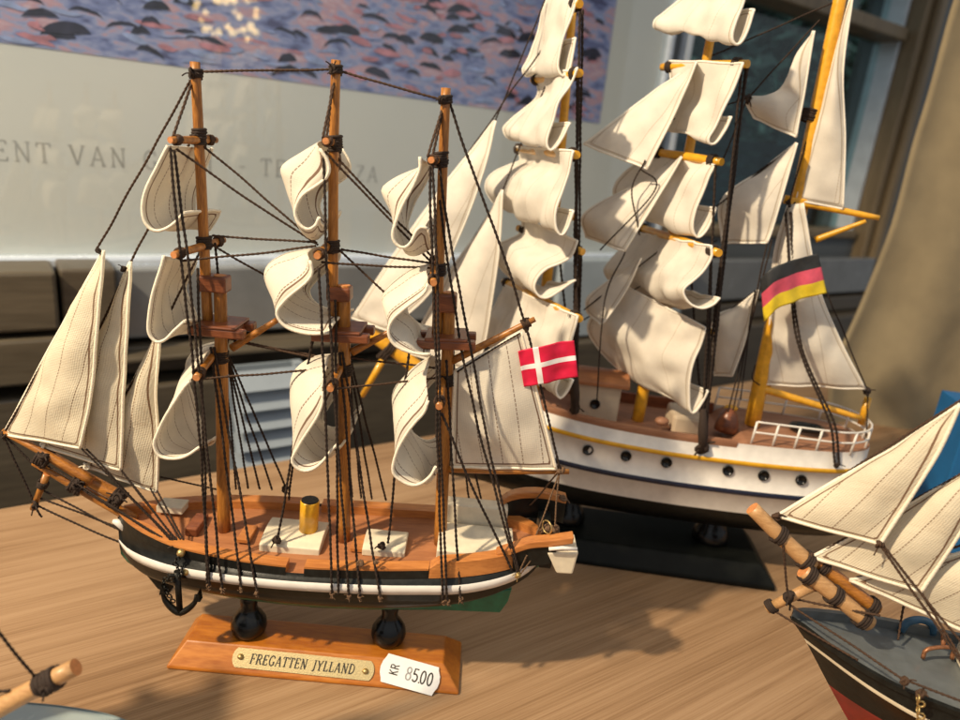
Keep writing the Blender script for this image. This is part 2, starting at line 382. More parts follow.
# ---- lettering: strokes (points, width) in a box one unit tall
T_, t_ = 0.15, 0.085
def arc(cx, cy, rx, ry, a0, a1, n=14): return [(cx+rx*math.cos(math.radians(a0+(a1-a0)*i/n)), cy+ry*math.sin(math.radians(a0+(a1-a0)*i/n))) for i in range(n+1)]
def sf(x, y, h=0.13): return ([(x-h, y), (x+h, y)], t_*0.8)
GL = {
 'F': (0.62, [([(.16, 0), (.16, 1)], T_), ([(.1, .97), (.6, .97)], t_), ([(.6, .97), (.6, .8)], t_), ([(.16, .52), (.45, .52)], t_), ([(.45, .62), (.45, .42)], t_), sf(.16, .03), sf(.13, .97)]),
 'R': (0.72, [([(.16, 0), (.16, 1)], T_), ([(.16, .97), (.38, .97)] + arc(.38, .74, .2, .23, 90, -90) + [(.16, .51)], t_*1.25), ([(.38, .5), (.66, .03)], T_), sf(.16, .03), sf(.68, .03, .08), sf(.13, .97)]),
 'E': (0.64, [([(.16, 0), (.16, 1)], T_), ([(.1, .97), (.58, .97)], t_), ([(.58, .97), (.58, .8)], t_), ([(.16, .52), (.44, .52)], t_), ([(.44, .62), (.44, .42)], t_), ([(.08, .03), (.6, .03)], t_), ([(.6, .03), (.6, .22)], t_)]),
 'G': (0.74, [(arc(.4, .5, .3, .48, 50, 330, 20), T_*0.85), ([(.62, .38), (.62, .08)], T_), sf(.6, .4, .11), ([(.62, .95), (.62, .72)], t_)]),
 'A': (0.74, [([(.08, .0), (.38, 1)], t_), ([(.38, 1), (.66, 0)], T_), ([(.18, .34), (.54, .34)], t_), sf(.09, .03, .1), sf(.66, .03, .1)]),
 'T': (0.66, [([(.34, 0), (.34, 1)], T_), ([(.04, .97), (.64, .97)], t_), ([(.05, .97), (.05, .78)], t_), ([(.63, .97), (.63, .78)], t_), sf(.34, .03)]),
 'N': (0.78, [([(.16, 0), (.16, 1)], t_), ([(.13, 1), (.64, 0)], T_), ([(.64, 0), (.64, 1)], t_), sf(.16, .03, .11), sf(.64, .97, .11), sf(.1, .97, .07)]),
 'J': (0.5, [([(.32, 1), (.32, .15)] + arc(.16, .13, .16, .2, 0, -110, 8), T_*0.9), sf(.32, .97)]),
 'Y': (0.7, [([(.34, 0), (.34, .48)], T_), ([(.06, 1), (.34, .46)], T_), ([(.34, .46), (.64, 1)], t_), sf(.34, .03), sf(.07, .97, .1), sf(.62, .97, .1)]),
 'L': (0.6, [([(.16, 0), (.16, 1)], T_), sf(.16, .97), ([(.06, .03), (.56, .03)], t_), ([(.56, .03), (.56, .25)], t_)]),
 'D': (0.76, [([(.16, 0), (.16, 1)], T_), ([(.06, .97), (.3, .97)] + arc(.3, .5, .36, .47, 90, -90, 18) + [(.06, .03)], t_*1.3)]),
 'V': (0.74, [([(.08, 1), (.38, 0)], T_), ([(.38, 0), (.66, 1)], t_), sf(.09, .97, .1), sf(.66, .97, .1)]),
 'I': (0.34, [([(.17, 0), (.17, 1)], T_), sf(.17, .03), sf(.17, .97)]),
 'C': (0.7, [(arc(.4, .5, .3, .48, 50, 310, 20), T_*.85)]),
 'H': (0.78, [([(.16, 0), (.16, 1)], T_), ([(.62, 0), (.62, 1)], T_), ([(.16, .52), (.62, .52)], t_), sf(.16, .03), sf(.16, .97), sf(.62, .03), sf(.62, .97)]),
 'O': (0.8, [(arc(.4, .5, .32, .48, 0, 360, 24), T_*.85)]),
 'Z': (0.66, [([(.08, .97), (.58, .97)], t_), ([(.58, .97), (.08, .03)], T_), ([(.08, .03), (.6, .03)], t_)]),
 '-': (0.45, [([(.06, .45), (.38, .45)], t_)]), ' ': (0.45, []),
 'k': (0.6, [([(.1, 0), (.1, 1)], .13), ([(.52, 1), (.12, .45)], .12), ([(.24, .58), (.54, 0)], .12)]),
 'r': (0.6, [([(.1, 0), (.1, 1)], .13), ([(.1, .95), (.3, .95)] + arc(.3, .73, .2, .22, 90, -90) + [(.1, .5)], .12), ([(.32, .5), (.54, 0)], .12)]),
 '8': (0.56, [(arc(.27, .74, .17, .22, 0, 360, 18), .11), (arc(.27, .27, .2, .25, 0, 360, 18), .11)]),
 '5': (0.56, [([(.46, .97), (.14, .97), (.1, .52)] + arc(.25, .31, .2, .28, 120, -150, 16), .12)]),
 '0': (0.56, [(arc(.27, .5, .19, .47, 0, 360, 22), .12)]),
 '.': (0.2, [([(.08, 0), (.08, .1)], .12)]),
}
def lettering(mb, text, o, ex, ey, h, mat, space=0.10, shear=0.0, lift=0.00015, xs=1.0, weight=1.0):
    """flat raised strokes starting at o, along ex, upright ey (unit vectors)"""
    ex, ey = V(ex), V(ey); nn = ex.cross(ey).normalized(); cx = 0.0; k = 0
    for ch in text:
        wd, st = GL[ch]
        for pts, wdt in st:
            wdt *= weight; k += 1
            q = [V(((x+y*shear+cx)*xs, y, 0)) for x, y in pts]
            ll, rr = [], []
            for i in range(len(q)):
                t = (q[min(len(q)-1, i+1)]-q[max(0, i-1)]); t = t.normalized() if t.length else V((1, 0, 0))
                s = V((-t.y, t.x, 0))*wdt/2; ll.append(q[i]+s); rr.append(q[i]-s)
            f = lambda a: V(o)+(ex*a.x+ey*a.y)*h+nn*(lift+(k % 5)*0.000012)
            a = mb.ring([f(p) for p in ll]); b = mb.ring([f(p) for p in rr])
            mb.bridge(b, a, mat, False, False)
        cx += wd+space
    return cx*xs*h
def textwidth(text, h, space=0.10, xs=1.0): return sum(GL[c][0]+space for c in text)*h*xs

def mast(parent, pts, radii, name='mast', mats=('spar', 'endgrain'), extra=None):
    mb = MB(); mb.tube(catmull(pts, 14), [radii[0]+(radii[1]-radii[0])*i/13 for i in range(14)], 16, 0, 1)
    if extra: extra(mb)
    return mb.build(name, mats, parent)
def yard(parent, c, near, r, mats=('sparx', 'endgrain'), ropemat='rope', far=None, lash=True, name='yard'):
    c, near = V(c), V(near); far = V(far) if far is not None else c*2-near
    mb = MB(); n = 12
    pts = [near.lerp(far, i/(n-1)) for i in range(n)]
    mb.tube(pts, [r*(0.82+0.18*math.sin(math.pi*i/(n-1))) for i in range(n)], 12, 0, 1)
    y = mb.build(name, mats, parent)
    d = (far-near).normalized()
    for e, s in ((near, 1), (far, -1)):
        lb = MB(); lb.coil(e+d*s*r*2.6, d, r*1.12, r*0.34, 3.2, r*0.5); lb.build('lashing', ropemat, y)
    return y
def ropes(parent, fr, lst, r, mat='rope', name='rope', sag=0.0):
    for e in lst:
        rr = e[2] if len(e) > 2 else r
        P = [fr.p(*q) if len(q) == 3 else fr.p(q[0], q[1]) for q in (e[0], e[1])]
        if len(e) > 3: P = [fr.p(*q) for q in (e[0],) + tuple(e[3]) + (e[1],)]
        mb = MB(); mb.rope(P, rr, 0, sag*(P[0]-P[-1]).length); mb.build(name, mat, parent)
def interp(tab, x):
    if x <= tab[0][0]: return tab[0][1:]
    for a, b in zip(tab, tab[1:]):
        if x <= b[0]:
            f = (x-a[0])/(b[0]-a[0]); f = f
            return tuple(p+(q-p)*f for p, q in zip(a[1:], b[1:]))
    return tab[-1][1:]

# ================================================================== the setting
TU = V((math.cos(math.radians(35.5)), math.sin(math.radians(35.5)), 0))      # along the table edge and the wall
TN = V((TU.y, -TU.x, 0))                                                     # from the wall towards the room
E0 = at_z(240, 465.5, 0)
# table top, its far edge rounded
mb = MB()
prof = [(0.012, -0.03), (0.004, -0.028), (0.0, -0.022), (0.0, -0.008), (0.002, -0.002), (0.008, 0.0), (1.30, 0.0), (1.31, -0.008), (1.31, -0.03)]
rg = [mb.ring([E0+TU*s+TN*v+V((0, 0, z)) for v, z in prof]) for s in (-0.95, 1.35)]
mb.bridge(rg[1], rg[0], 0, True, False); mb.face(rg[0], 0, False); mb.face(rg[1][::-1], 0, False)
tb = mb.build('table', 'oak'); tag(tb, 'pale oak table top that every model ship stands on', 'table')

# back wall in pieces round the window opening
WD = 0.30
W0 = E0 - TN*WD
def wall_at(x, y, lift=0.0):
    o = W0+TN*lift; r = ray(x, y); t = (o-CAM).dot(TN)/r.dot(TN); return CAM+r*t
def wuv(P): return (P-W0).dot(TU), P.z
def wp(u, z, lift=0.0): return W0+TU*u+TN*lift+V((0, 0, z))
def wbox(mb, u0, u1, z0, z1, l0, l1, mat=0):
    mb.box(wp((u0+u1)/2, (z0+z1)/2, (l0+l1)/2), TU*((u1-u0)/2), TN*((l1-l0)/2), V((0, 0, (z1-z0)/2)), mat)
def upx(x, y): return wuv(wall_at(x, y))
wx0 = upx(679, 60)[0]; wx1 = upx(902, 60)[0]; wz0 = upx(850, 238)[1]; wz1 = upx(800, -120)[1]
M['wall'] = mottled('painted_wall', (0.13, 0.145, 0.155), 0.10, 0.7, 9, 0.15, dist=0.002)
mb = MB()
wbox(mb, -1.6, wx0, -0.75, 1.6, -0.12, 0); wbox(mb, wx1, 2.6, -0.75, 1.6, -0.12, 0)
wbox(mb, wx0, wx1, -0.75, wz0, -0.12, 0); wbox(mb, wx0, wx1, wz1, 1.6, -0.12, 0)
mb.build('wall', 'wall')['kind'] = 'structure'
fl = MB(); fl.box((0.3, 0.6, -0.77), (3, 0, 0), (0, 3, 0), (0, 0, 0.02))
M['floor'] = wood('dark_floor', (0.05, 0.03, 0.018), (0.11, 0.065, 0.035), 'X', 12, 0.4, 0.1, 8)
fl.build('floor', 'floor')['kind'] = 'structure'

# window: frame, transom, panes
M['frame_light'] = mottled('pale_window_paint', (0.70, 0.78, 0.86), 0.08, 0.4, 30, 0.1, 0.2)
M['frame_tan'] = wood('tan_window_wood', (0.17, 0.12, 0.065), (0.27, 0.20, 0.115), 'Z', 30, 0.5, 0.1, 10)
def thin_glass(name, rough, tint):
    mt, nt, b = nodes(name); out = nt.nodes['Material Output']; nt.nodes.remove(b)
    tr = N(nt, 'ShaderNodeBsdfTransparent'); tr.inputs[0].default_value = (*tint, 1)
    gl = N(nt, 'ShaderNodeBsdfGlossy'); gl.inputs['Roughness'].default_value = rough
    lw = N(nt, 'ShaderNodeLayerWeight'); lw.inputs[0].default_value = 0.5
    fr = math_(nt, 'MULTIPLY_ADD', math_(nt, 'POWER', lw.outputs['Facing'], 5.0), 0.94, 0.045)
    mx = N(nt, 'ShaderNodeMixShader'); nt.links.new(fr, mx.inputs[0]); nt.links.new(tr.outputs[0], mx.inputs[1]); nt.links.new(gl.outputs[0], mx.inputs[2])
    nt.links.new(mx.outputs[0], out.inputs[0]); return mt
M['glass'] = thin_glass('window_glass', 0.03, (0.80, 0.92, 0.92))
win = thing('window', 'tall window with tan wooden frame and dark foliage outside, behind the mizzen sails', 'window', wp((wx0+wx1)/2, wz0, 0))
tz = upx(880, 27)
def tzat(u): return tz[1]
fr_ = MB(); wbox(fr_, wx0-0.002, wx0+0.014, wz0, wz1, -0.10, 0.016); fr_.build('jamb', 'frame_light', win, bevel=0.003)
fr_ = MB(); wbox(fr_, wx1-0.004, wx1+0.075, wz0-0.6, wz1, -0.04, 0.03); wbox(fr_, wx1+0.02, wx1+0.05, wz0-0.6, wz1, 0.0305, 0.05); fr_.build('jamb', 'frame_tan', win, bevel=0.006)
fr_ = MB(); wbox(fr_, wx1-0.016, wx1-0.0045, wz0, wz1, -0.07, -0.01); fr_.build('glazing_bead', 'frame_light', win, bevel=0.002)
fr_ = MB(); wbox(fr_, wx0+0.0185, wx1-0.0165, tz[1]-0.014, tz[1]+0.016, -0.075, 0.008); fr_.build('transom', 'frame_tan', win, bevel=0.004)
fr_ = MB(); wbox(fr_, wx0+0.0185, wx1-0.0165, wz0, wz0+0.02, -0.075, 0.010); fr_.build('sill', 'frame_tan', win, bevel=0.004)
for a, b_ in ((wz0+0.021, tz[1]-0.015), (tz[1]+0.017, wz1)):
    g = MB(); wbox(g, wx0+0.019, wx1-0.017, a, b_, -0.055, -0.052); g.build('pane', 'glass', win)
# outside: shrubs and a slatted bench
def leaf_mat(name, c):
    return mottled(name, c, 0.5, 0.55, 9, 0)
M['leafd'] = leaf_mat('dark_leaves', (0.035, 0.095, 0.085)); M['leafl'] = leaf_mat('mid_leaves', (0.12, 0.23, 0.19)); M['bark'] = mottled('bark', (0.07, 0.055, 0.045), 0.3, 0.9, 40, 0.5)
def shrub(px, py, depth, size, n, seed, label):
    rn = random.Random(seed); top = wall_at(px, py, -depth); base = V((top.x, top.y, -0.75))
    t = thing('shrub', label, 'shrub', base, 'shrubs outside the window')
    mb = MB()
    mb.tube([base, base.lerp(top, 0.5)+V((0.03, 0, 0)), top], [0.03, 0.022, 0.01], 8)
    for k in range(6):
        a = rn.uniform(0, 6.28); q = top+V((math.cos(a)*size*0.7, math.sin(a)*0.15, rn.uniform(-.1, size*0.6))); mb.tube([base.lerp(top, 0.4+0.08*k), q], [0.012, 0.004], 6)
    mb.build('trunk', 'bark', t)
    cl_ = [V((rn.gauss(0, 0.5)*size, rn.gauss(0, 0.2), rn.gauss(0, 0.5)*size)) for _ in range(26)]
    mb = MB()
    for k in range(n):
        c = rn.choice(cl_); q = top + c + V((rn.gauss(0, 0.13)*size, rn.gauss(0, 0.08), rn.gauss(0, 0.13)*size))
        s = rn.uniform(0.018, 0.04); a = V((rn.uniform(-1, 1), rn.uniform(-1, 1), rn.uniform(-1, 1))).normalized(); bb = a.orthogonal().normalized()
        r = mb.ring([q-a*s, q+bb*s*0.45, q+a*s, q-bb*s*0.45]); mb.face(r, 1 if rn.random() < 0.35 else 0, False)
    mb.build('foliage', ['leafd', 'leafl'], t)
shrub(735, 25, 0.55, 0.30, 3600, 3, 'dark green shrub outside the left of the window')
shrub(865, 95, 0.65, 0.32, 3600, 4, 'dark green shrub outside the right of the window')
shrub(800, -20, 1.1, 0.55, 4600, 5, 'taller dark shrub farther out between the two others')
M['slate'] = mottled('weathered_slats', (0.10, 0.12, 0.145), 0.2, 0.7, 30, 0.2)
bc = wall_at(757, 185, -0.30); bn = thing('slatted_bench', 'grey slatted wooden bench outside the window under the shrubs', 'bench', V((bc.x, bc.y, -0.75)))
for k in range(7):
    mb = MB(); mb.box(bc+V((0, 0, 0.10-k*0.034)), TU*0.42, TN*0.007, (0, 0, 0.0135)); mb.build('slat', 'slate', bn)
for uu in (-0.36, 0.36):
    mb = MB(); mb.box(V((bc.x, bc.y, (bc.z+0.12-0.75)/2))+TU*uu-TN*0.025, TU*0.025, TN*0.0175, (0, 0, (bc.z+0.12+0.75)/2)); mb.build('leg', 'slate', bn)
gr = MB(); gr.box(W0-TN*3.4+TU*3+V((0, 0, -0.80)), TU*7, TN*3.2, V((0, 0, 0.02))); M['soil'] = mottled('garden_ground', (0.05, 0.06, 0.04), 0.3, 0.9, 8, 0.3)
gr.build('ground', 'soil')['kind'] = 'structure'
hd = MB(); hc = wall_at(820, 90, -2.2); hd.box(V((hc.x, hc.y, 1.2)), V((0.75, -0.66, 0))*3.5, V((0.66, 0.75, 0))*0.05, V((0, 0, 1.95)))
M['hedge'] = mottled('garden_wall_ivy', (0.022, 0.05, 0.055), 0.75, 0.9, 9, 0.3)
tag(hd.build('garden_wall', 'hedge'), 'dark ivy-covered garden wall far outside the window', 'wall')

# framed poster: backing print, picture, lettering, silver frame, glass
pr = upx(664, 30)[0]; pbz = (upx(60, 260)[1]+upx(260, 258)[1])/2
pl = -0.75; ptz = 0.85
poster = thing('framed_poster', 'large framed poster with a purple dabbed picture over grey capitals, silver frame', 'poster', wp(-0.1, pbz, 0))
M['silver'] = mottled('silver_frame', (0.66, 0.74, 0.84), 0.06, 0.25, 60, 0.05, 0.2, 0.25)
mt, nt, b = nodes('poster_paper')
b.inputs['Base Color'].default_value = (0.74, 0.74, 0.71, 1); b.inputs['Roughness'].default_value = 0.35
tc = N(nt, 'ShaderNodeTexCoord'); ns = N(nt, 'ShaderNodeTexNoise'); ns.inputs['Scale'].default_value = 3; nt.links.new(tc.outputs['Object'], ns.inputs[0])
nt.links.new(ramp(nt, ns.outputs[0], [(0.35, (0.72, 0.75, 0.75)), (0.65, (0.80, 0.81, 0.80))]).outputs[0], b.inputs['Base Color']); M['mat'] = mt
mb = MB(); wbox(mb, pl, pr-0.004, pbz+0.004, ptz, 0.002, 0.010); mb.build('print', 'mat', poster)
for k, (a, b_, c, d) in enumerate(((pl, pr, pbz-0.009, pbz+0.009), (pl, pr, ptz, ptz+0.018), (pr-0.009, pr+0.006, pbz+0.0095, ptz-0.0005), (pl-0.009, pl+0.009, pbz+0.0095, ptz-0.0005))):
    mb = MB(); wbox(mb, a, b_, c, d, 0.001, 0.028); mb.build('frame', 'silver', poster, bevel=0.005)
# the picture printed on it: lilac and pink ground with short dark arched dabs
pu1, _ = upx(604, 60); pz0 = (upx(20, 52)[1]+upx(400, 97)[1]+upx(560, 114)[1])/3
mt, nt, b = nodes('dabbed_picture'); b.inputs['Roughness'].default_value = 0.4
tc = N(nt, 'ShaderNodeTexCoord'); mp = N(nt, 'ShaderNodeMapping'); mp.inputs['Rotation'].default_value = (0, 0, -math.radians(35.5)); nt.links.new(tc.outputs['Object'], mp.inputs[0])
mp2 = N(nt, 'ShaderNodeMapping'); mp2.inputs['Scale'].default_value = (0.55, 1, 1.5); nt.links.new(mp.outputs[0], mp2.inputs[0])
ns = N(nt, 'ShaderNodeTexNoise'); ns.inputs['Scale'].default_value = 26; ns.inputs['Detail'].default_value = 5; ns.inputs['Distortion'].default_value = 0.8; nt.links.new(mp2.outputs[0], ns.inputs[0])
n2 = N(nt, 'ShaderNodeTexNoise'); n2.inputs['Scale'].default_value = 120; n2.inputs['Detail'].default_value = 4; nt.links.new(mp2.outputs[0], n2.inputs[0])
f = math_(nt, 'MULTIPLY_ADD', n2.outputs[0], 0.35, math_(nt, 'MULTIPLY', ns.outputs[0], 0.68))
r = ramp(nt, f, [(0.36, (0.09, 0.10, 0.24)), (0.45, (0.22, 0.28, 0.58)), (0.52, (0.37, 0.42, 0.70)), (0.58, (0.58, 0.36, 0.46)), (0.68, (0.66, 0.58, 0.74))])
nt.links.new(r.outputs[0], b.inputs['Base Color']); M['dabs'] = mt
M['dabdark'] = mottled('dark_dab', (0.030, 0.032, 0.065), 0.5, 0.5, 60, 0); M['dabpink'] = mottled('pink_dab', (0.56, 0.26, 0.34), 0.3, 0.5, 60, 0); M['dabblue'] = mottled('blue_dab', (0.33, 0.42, 0.74), 0.3, 0.5, 60, 0)
mb = MB(); wbox(mb, pl+0.02, pu1, pz0, ptz-0.03, 0.0101, 0.0108)
rn = random.Random(11)
for k in range(760):
    u = rn.uniform(pl+0.05, pu1-0.03); z = rn.uniform(pz0+0.004, pz0+0.27); kind = 1 if k % 5 < 2 else rn.choice((2, 2, 3, 3)); dark = kind == 1
    L = rn.uniform(0.010, 0.024) if dark else rn.uniform(0.006, 0.022)
    tilt = rn.uniform(-0.28, 0.22); up = rn.uniform(0.35, 0.75) if dark else rn.uniform(-0.15, 0.25); skew = rn.uniform(-0.35, 0.35)
    fill = rn.choice((0.25, 0.45, 0.7, 1.0)) if dark else 1.0; th = rn.uniform(0.0016, 0.0042); sd = rn.random()*50
    top, bot = [], []; lf = 0.0110+k*0.0000012
    for i in range(13):
        x = -1+i/6; body = max(0.0, 1-abs(x)**2.6); zz = tilt*x*L+skew*(x*x-1)*L*.25; n_ = mnoise.noise(V((x*3, sd, 0)))*0.0016
        hi = up*body**.8*L*.75+th*body; lo = hi*(1-fill)-th*.5*body if dark else -th*body
        uu = min(pu1-0.001, max(pl+0.021, u+x*L))
        top.append(wp(uu, max(pz0+0.001, z+zz+hi+n_), lf)); bot.append(wp(uu, max(pz0+0.0005, z+zz+lo+n_*.5), lf))
    a = mb.ring(bot); b_ = mb.ring(top); mb.bridge(a, b_, kind, False, False)
mb.build('picture', ['dabs', 'dabdark', 'dabpink', 'dabblue'], poster)
M['letter'] = mottled('grey_print_ink', (0.42, 0.43, 0.43), 0.15, 0.5, 90, 0)
hA = upx(60, 144)[1]-upx(60, 164)[1]
zt = (upx(60, 164.5)[1]+upx(272, 175)[1])/2; ENDW = textwidth('VINCENT', hA, 0.2)
for word, u_ in (('VINCENT', upx(55, 154)[0]-ENDW), ('VAN', upx(68, 158)[0]), ('GOGH', upx(141, 160)[0]), ('-', upx(236, 172)[0]), ('TE', upx(258, 166)[0]), ('ZA', upx(352, 170)[0])):
    mb = MB(); lettering(mb, word, wp(u_, zt, 0.0101), TU, (0, 0, 1), hA, 0, 0.2, weight=0.7); mb.build('lettering', 'letter', poster)
g = MB(); wbox(g, pl+0.0095, pr-0.0095, pbz+0.0098, ptz-0.001, 0.0180, 0.0200); 
M['pglass'] = thin_glass('poster_glass', 0.025, (0.97, 0.98, 0.97))
g.build('glass', 'pglass', poster)

# hanging cluster of bulbs in the room behind the camera: the photograph shows it mirrored in the poster's glass
gp = wall_at(226, 14, 0.020); rr_ = ray(226, 14).normalized(); rr_ = rr_ - TN*2*rr_.dot(TN); lc = gp + rr_*1.55
lamp = thing('pendant_lamp', 'hanging cluster of warm glowing bulbs mirrored in the glass of the poster', 'lamp', lc)
mt, nt, b = nodes('glowing_bulb'); b.inputs['Base Color'].default_value = (1, .9, .7, 1); b.inputs['Emission Color'].default_value = (1, .70, .26, 1); b.inputs['Emission Strength'].default_value = 10; M['bulb'] = mt
rn = random.Random(5); up = rr_.cross(V((0, 0, 1))).normalized()
for k in range(42):
    mb = MB(); mb.ball(lc+up*rn.uniform(-.09, .09)+V((0, 0, rn.uniform(-.07, .07)))+rr_*rn.uniform(-.05, .05), rn.uniform(.006, .011), 0, 10); mb.build('bulb', 'bulb', lamp)
mb = MB(); mb.tube([lc+V((0, 0, .09)), lc+V((0, 0, .9))], .004, 8); mb.build('cable', 'dkrope', lamp)

# furniture between wall and table: dark boarded sideboard, pale louvred panel
M['dkboard'] = wood('dark_boards', (0.060, 0.047, 0.031), (0.105, 0.083, 0.055), 'X', 30, 0.45, 0.2, 10, math.radians(35.5))
M['olboard'] = wood('brown_boards', (0.070, 0.056, 0.036), (0.115, 0.092, 0.060), 'X', 30, 0.5, 0.1, 10, math.radians(35.5))
SB = 0.10
def sb(x, y): return wuv(wall_at(x, y, SB))
side = thing('sideboard', 'dark brown boarded sideboard under the poster behind the table', 'sideboard', wp(sb(60, 400)[0], -0.75, SB))
z_a = sb(40, 272)[1]; z_b = sb(40, 332)[1]; z_c = sb(40, 338)[1]; z_d = sb(40, 384)[1]; z_e = sb(40, 398)[1]
ul = -1.0; us = sb(58, 300)[0]; ur = sb(245, 400)[0]; urr = sb(880, 420)[0]+0.6
mb = MB(); wbox(mb, ul, us, z_b, z_a, 0.03, SB); mb.build('drawer_front', 'olboard', side, bevel=0.004)
mb = MB(); wbox(mb, ul, us+0.025, z_d, z_c, 0.03, SB+0.004); mb.build('drawer_front', 'olboard', side, bevel=0.004)
mb = MB(); wbox(mb, us+0.004, us+0.06, z_d-0.02, z_a, 0.02, SB-0.012); mb.build('stile', 'dkboard', side, bevel=0.003)
mb = MB(); wbox(mb, ul, urr, -0.75, z_e, 0.02, SB-0.004); mb.build('carcass', 'dkboard', side, bevel=0.004)
M['sheen'] = mottled('grey_lacquer', (0.20, 0.21, 0.215), 0.12, 0.22, 20, 0.05, 0.3)
mb = MB(); wbox(mb, us+0.064, urr, sb(230, 344)[1], sb(230, 276)[1], 0.02, 0.05); mb.build('back_panel', 'sheen', side, bevel=0.003)
mb = MB(); wbox(mb, us+0.064, urr, z_e+0.004, sb(230, 350)[1], 0.02, 0.06); mb.build('shelf_board', 'dkboard', side, bevel=0.003)
mb = MB(); wbox(mb, us+0.064, ur+0.4, sb(230, 356)[1], sb(230, 351)[1], 0.0605, SB); mb.build('shelf_lip', 'olboard', side, bevel=0.002)
mb = MB(); wbox(mb, sb(565, 320)[0], sb(690, 320)[0], z_e+0.004, sb(230, 276)[1]+0.01, 0.061, 0.075); M['palepanel'] = mottled('pale_blue_panel', (0.36, 0.42, 0.46), 0.08, 0.4, 20, 0.05); mb.build('pale_panel', 'palepanel', side, bevel=0.003)
M['louvre'] = mottled('pale_blue_louvre', (0.33, 0.385, 0.44), 0.08, 0.45, 30, 0.1)
lv = thing('louvred_panel', 'pale blue-grey louvred panel behind the table between the fore and main masts', 'panel', wp(sb(265, 400)[0], -0.75, SB))
la, lb_ = sb(228, 400)[0], sb(294, 400)[0]; lz0, lz1 = sb(265, 474)[1], sb(265, 362)[1]
for k in range(6):
    z0 = lz0+(lz1-lz0)*k/6; dz = (lz1-lz0)/6
    mb = MB(); mb.box(wp((la+lb_)/2, z0+dz*0.5, SB+0.03), TU*((lb_-la)/2), TN*0.008+V((0, 0, -dz*0.42)), TN*0.0022+V((0, 0, 0.001)))
    mb.build('slat', 'louvre', lv)
M['louvreback'] = mottled('louvre_backing', (0.235, 0.275, 0.31), 0.08, 0.5, 30, 0.1); mb = MB(); wbox(mb, la+0.0065, lb_-0.0065, lz0, lz1, SB+0.001, SB+0.006); mb.build('backing', 'louvreback', lv)
for uu in (la, lb_):
    mb = MB(); wbox(mb, uu-0.006, uu+0.006, -0.75, lz1, SB+0.0, SB+0.018); mb.build('upright', 'louvre', lv)

# hanging curtain at the right and a blue box file on the table
M['curtain'] = mottled('beige_cloth', (0.29, 0.232, 0.14), 0.12, 0.9, 25, 0.3, dist=0.002)
cf = Frame(0.62, 0.98, 12)
mb = MB(); gridv = []; 
cl, cr = cf.s(cf.p(872, 330)), cf.s(cf.p(872, 330))+0.75
for j in range(40):
    z = -0.05+0.95*j/39; row = []
    for i in range(90):
        u = i/89; s = cl+(cr-cl)*u - (0.035*math.exp(-((z-0.08)/0.10)**2))*(1-u)
        d = 0.006*math.sin(u*31+0.6*math.sin(z*5)) + 0.012*math.sin(u*9+1+z*1.5) + 0.008*mnoise.noise(V((u*9, z*7, 0)))
        row.append(cf.w(s, d, z))
    gridv.append(mb.ring(row))
for a, b_ in zip(gridv, gridv[1:]): mb.bridge(a, b_, 0, False)
tag(mb.build('curtain', 'curtain', None, solid=0.004), 'heavy beige curtain hanging at the right behind the white ship\'s stern', 'curtain')
M['blue'] = mottled('blue_card', (0.010, 0.13, 0.34), 0.12, 0.5, 40, 0.1)
bf = Frame(0.50, 0.62, -8); bs = bf.s(bf.p(951, 470))
mb = MB(); mb.box(bf.w(bs+0.06, 0.03, 0.075), bf.a*0.06, bf.n*0.03, (0, 0, 0.0749)); mb.box(bf.w(bs+0.06, -0.0012, 0.08), bf.a*0.045, bf.n*0.001, (0, 0, 0.04))
tag(mb.build('box_file', 'blue', None, bevel=0.003), 'upright blue card box behind the sails of the black and red ship', 'box')

# ================================================================== the frigate in the middle
def crom(tab, x):
    """smooth lookup in a table of rows (x, values...)"""
    n = len(tab)
    if x <= tab[0][0]: return tab[0][1:]
    if x >= tab[-1][0]: return tab[-1][1:]
    i = max(k for k in range(n-1) if tab[k][0] <= x)
    a, b, c, d = tab[max(0, i-1)], tab[i], tab[i+1], tab[min(n-1, i+2)]
    h = c[0]-b[0]; t = (x-b[0])/h; out = []
    for k in range(1, len(b)):
        m0 = (c[k]-a[k])/max(1e-9, c[0]-a[0])*h; m1 = (d[k]-b[k])/max(1e-9, d[0]-b[0])*h
        out.append((2*t**3-3*t*t+1)*b[k]+(t**3-2*t*t+t)*m0+(-2*t**3+3*t*t)*c[k]+(t**3-t*t)*m1)
    return tuple(out)

FR = Frame(0, 0.40, 1.0)
HEEL = 0.12
FH = [(-.2225, .0015, .0960, .0745, .0725, .069, .064), (-.214, .0085, .0950, .0750, .0705, .065, .057), (-.205, .0140, .0942, .0760, .0700, .063, .053),
      (-.195, .0190, .0937, .0775, .0708, .063, .050), (-.178, .0255, .0930, .0795, .0730, .065, .047), (-.158, .0300, .0928, .0815, .0750, .067, .045),
      (-.130, .0335, .0926, .0832, .0768, .0685, .043), (-.097, .0350, .0930, .0845, .0782, .0695, .042), (-.050, .0340, .0955, .0862, .0796, .0705, .045), (-.020, .0325, .0978, .0878, .0813, .0725, .051),
      (.000, .0310, .0995, .0890, .0825, .0745, .058), (.020, .0275, .1018, .0918, .0855, .0785, .067), (.036, .0215, .1036, .0945, .0885, .0835, .075),
      (.047, .0135, .1046, .0970, .0915, .0875, .081), (.053, .0045, .1050, .0985, .0935, .0905, .086)]
def fpt(s, d, z): return FR.w(s, d, z+HEEL*d)
frig = thing('model_ship', 'wooden frigate model with Danish flag, brass name plate and white price tag', 'model ship', FR.w(-0.09, -0.008, 0), 'model sailing ships on the table')
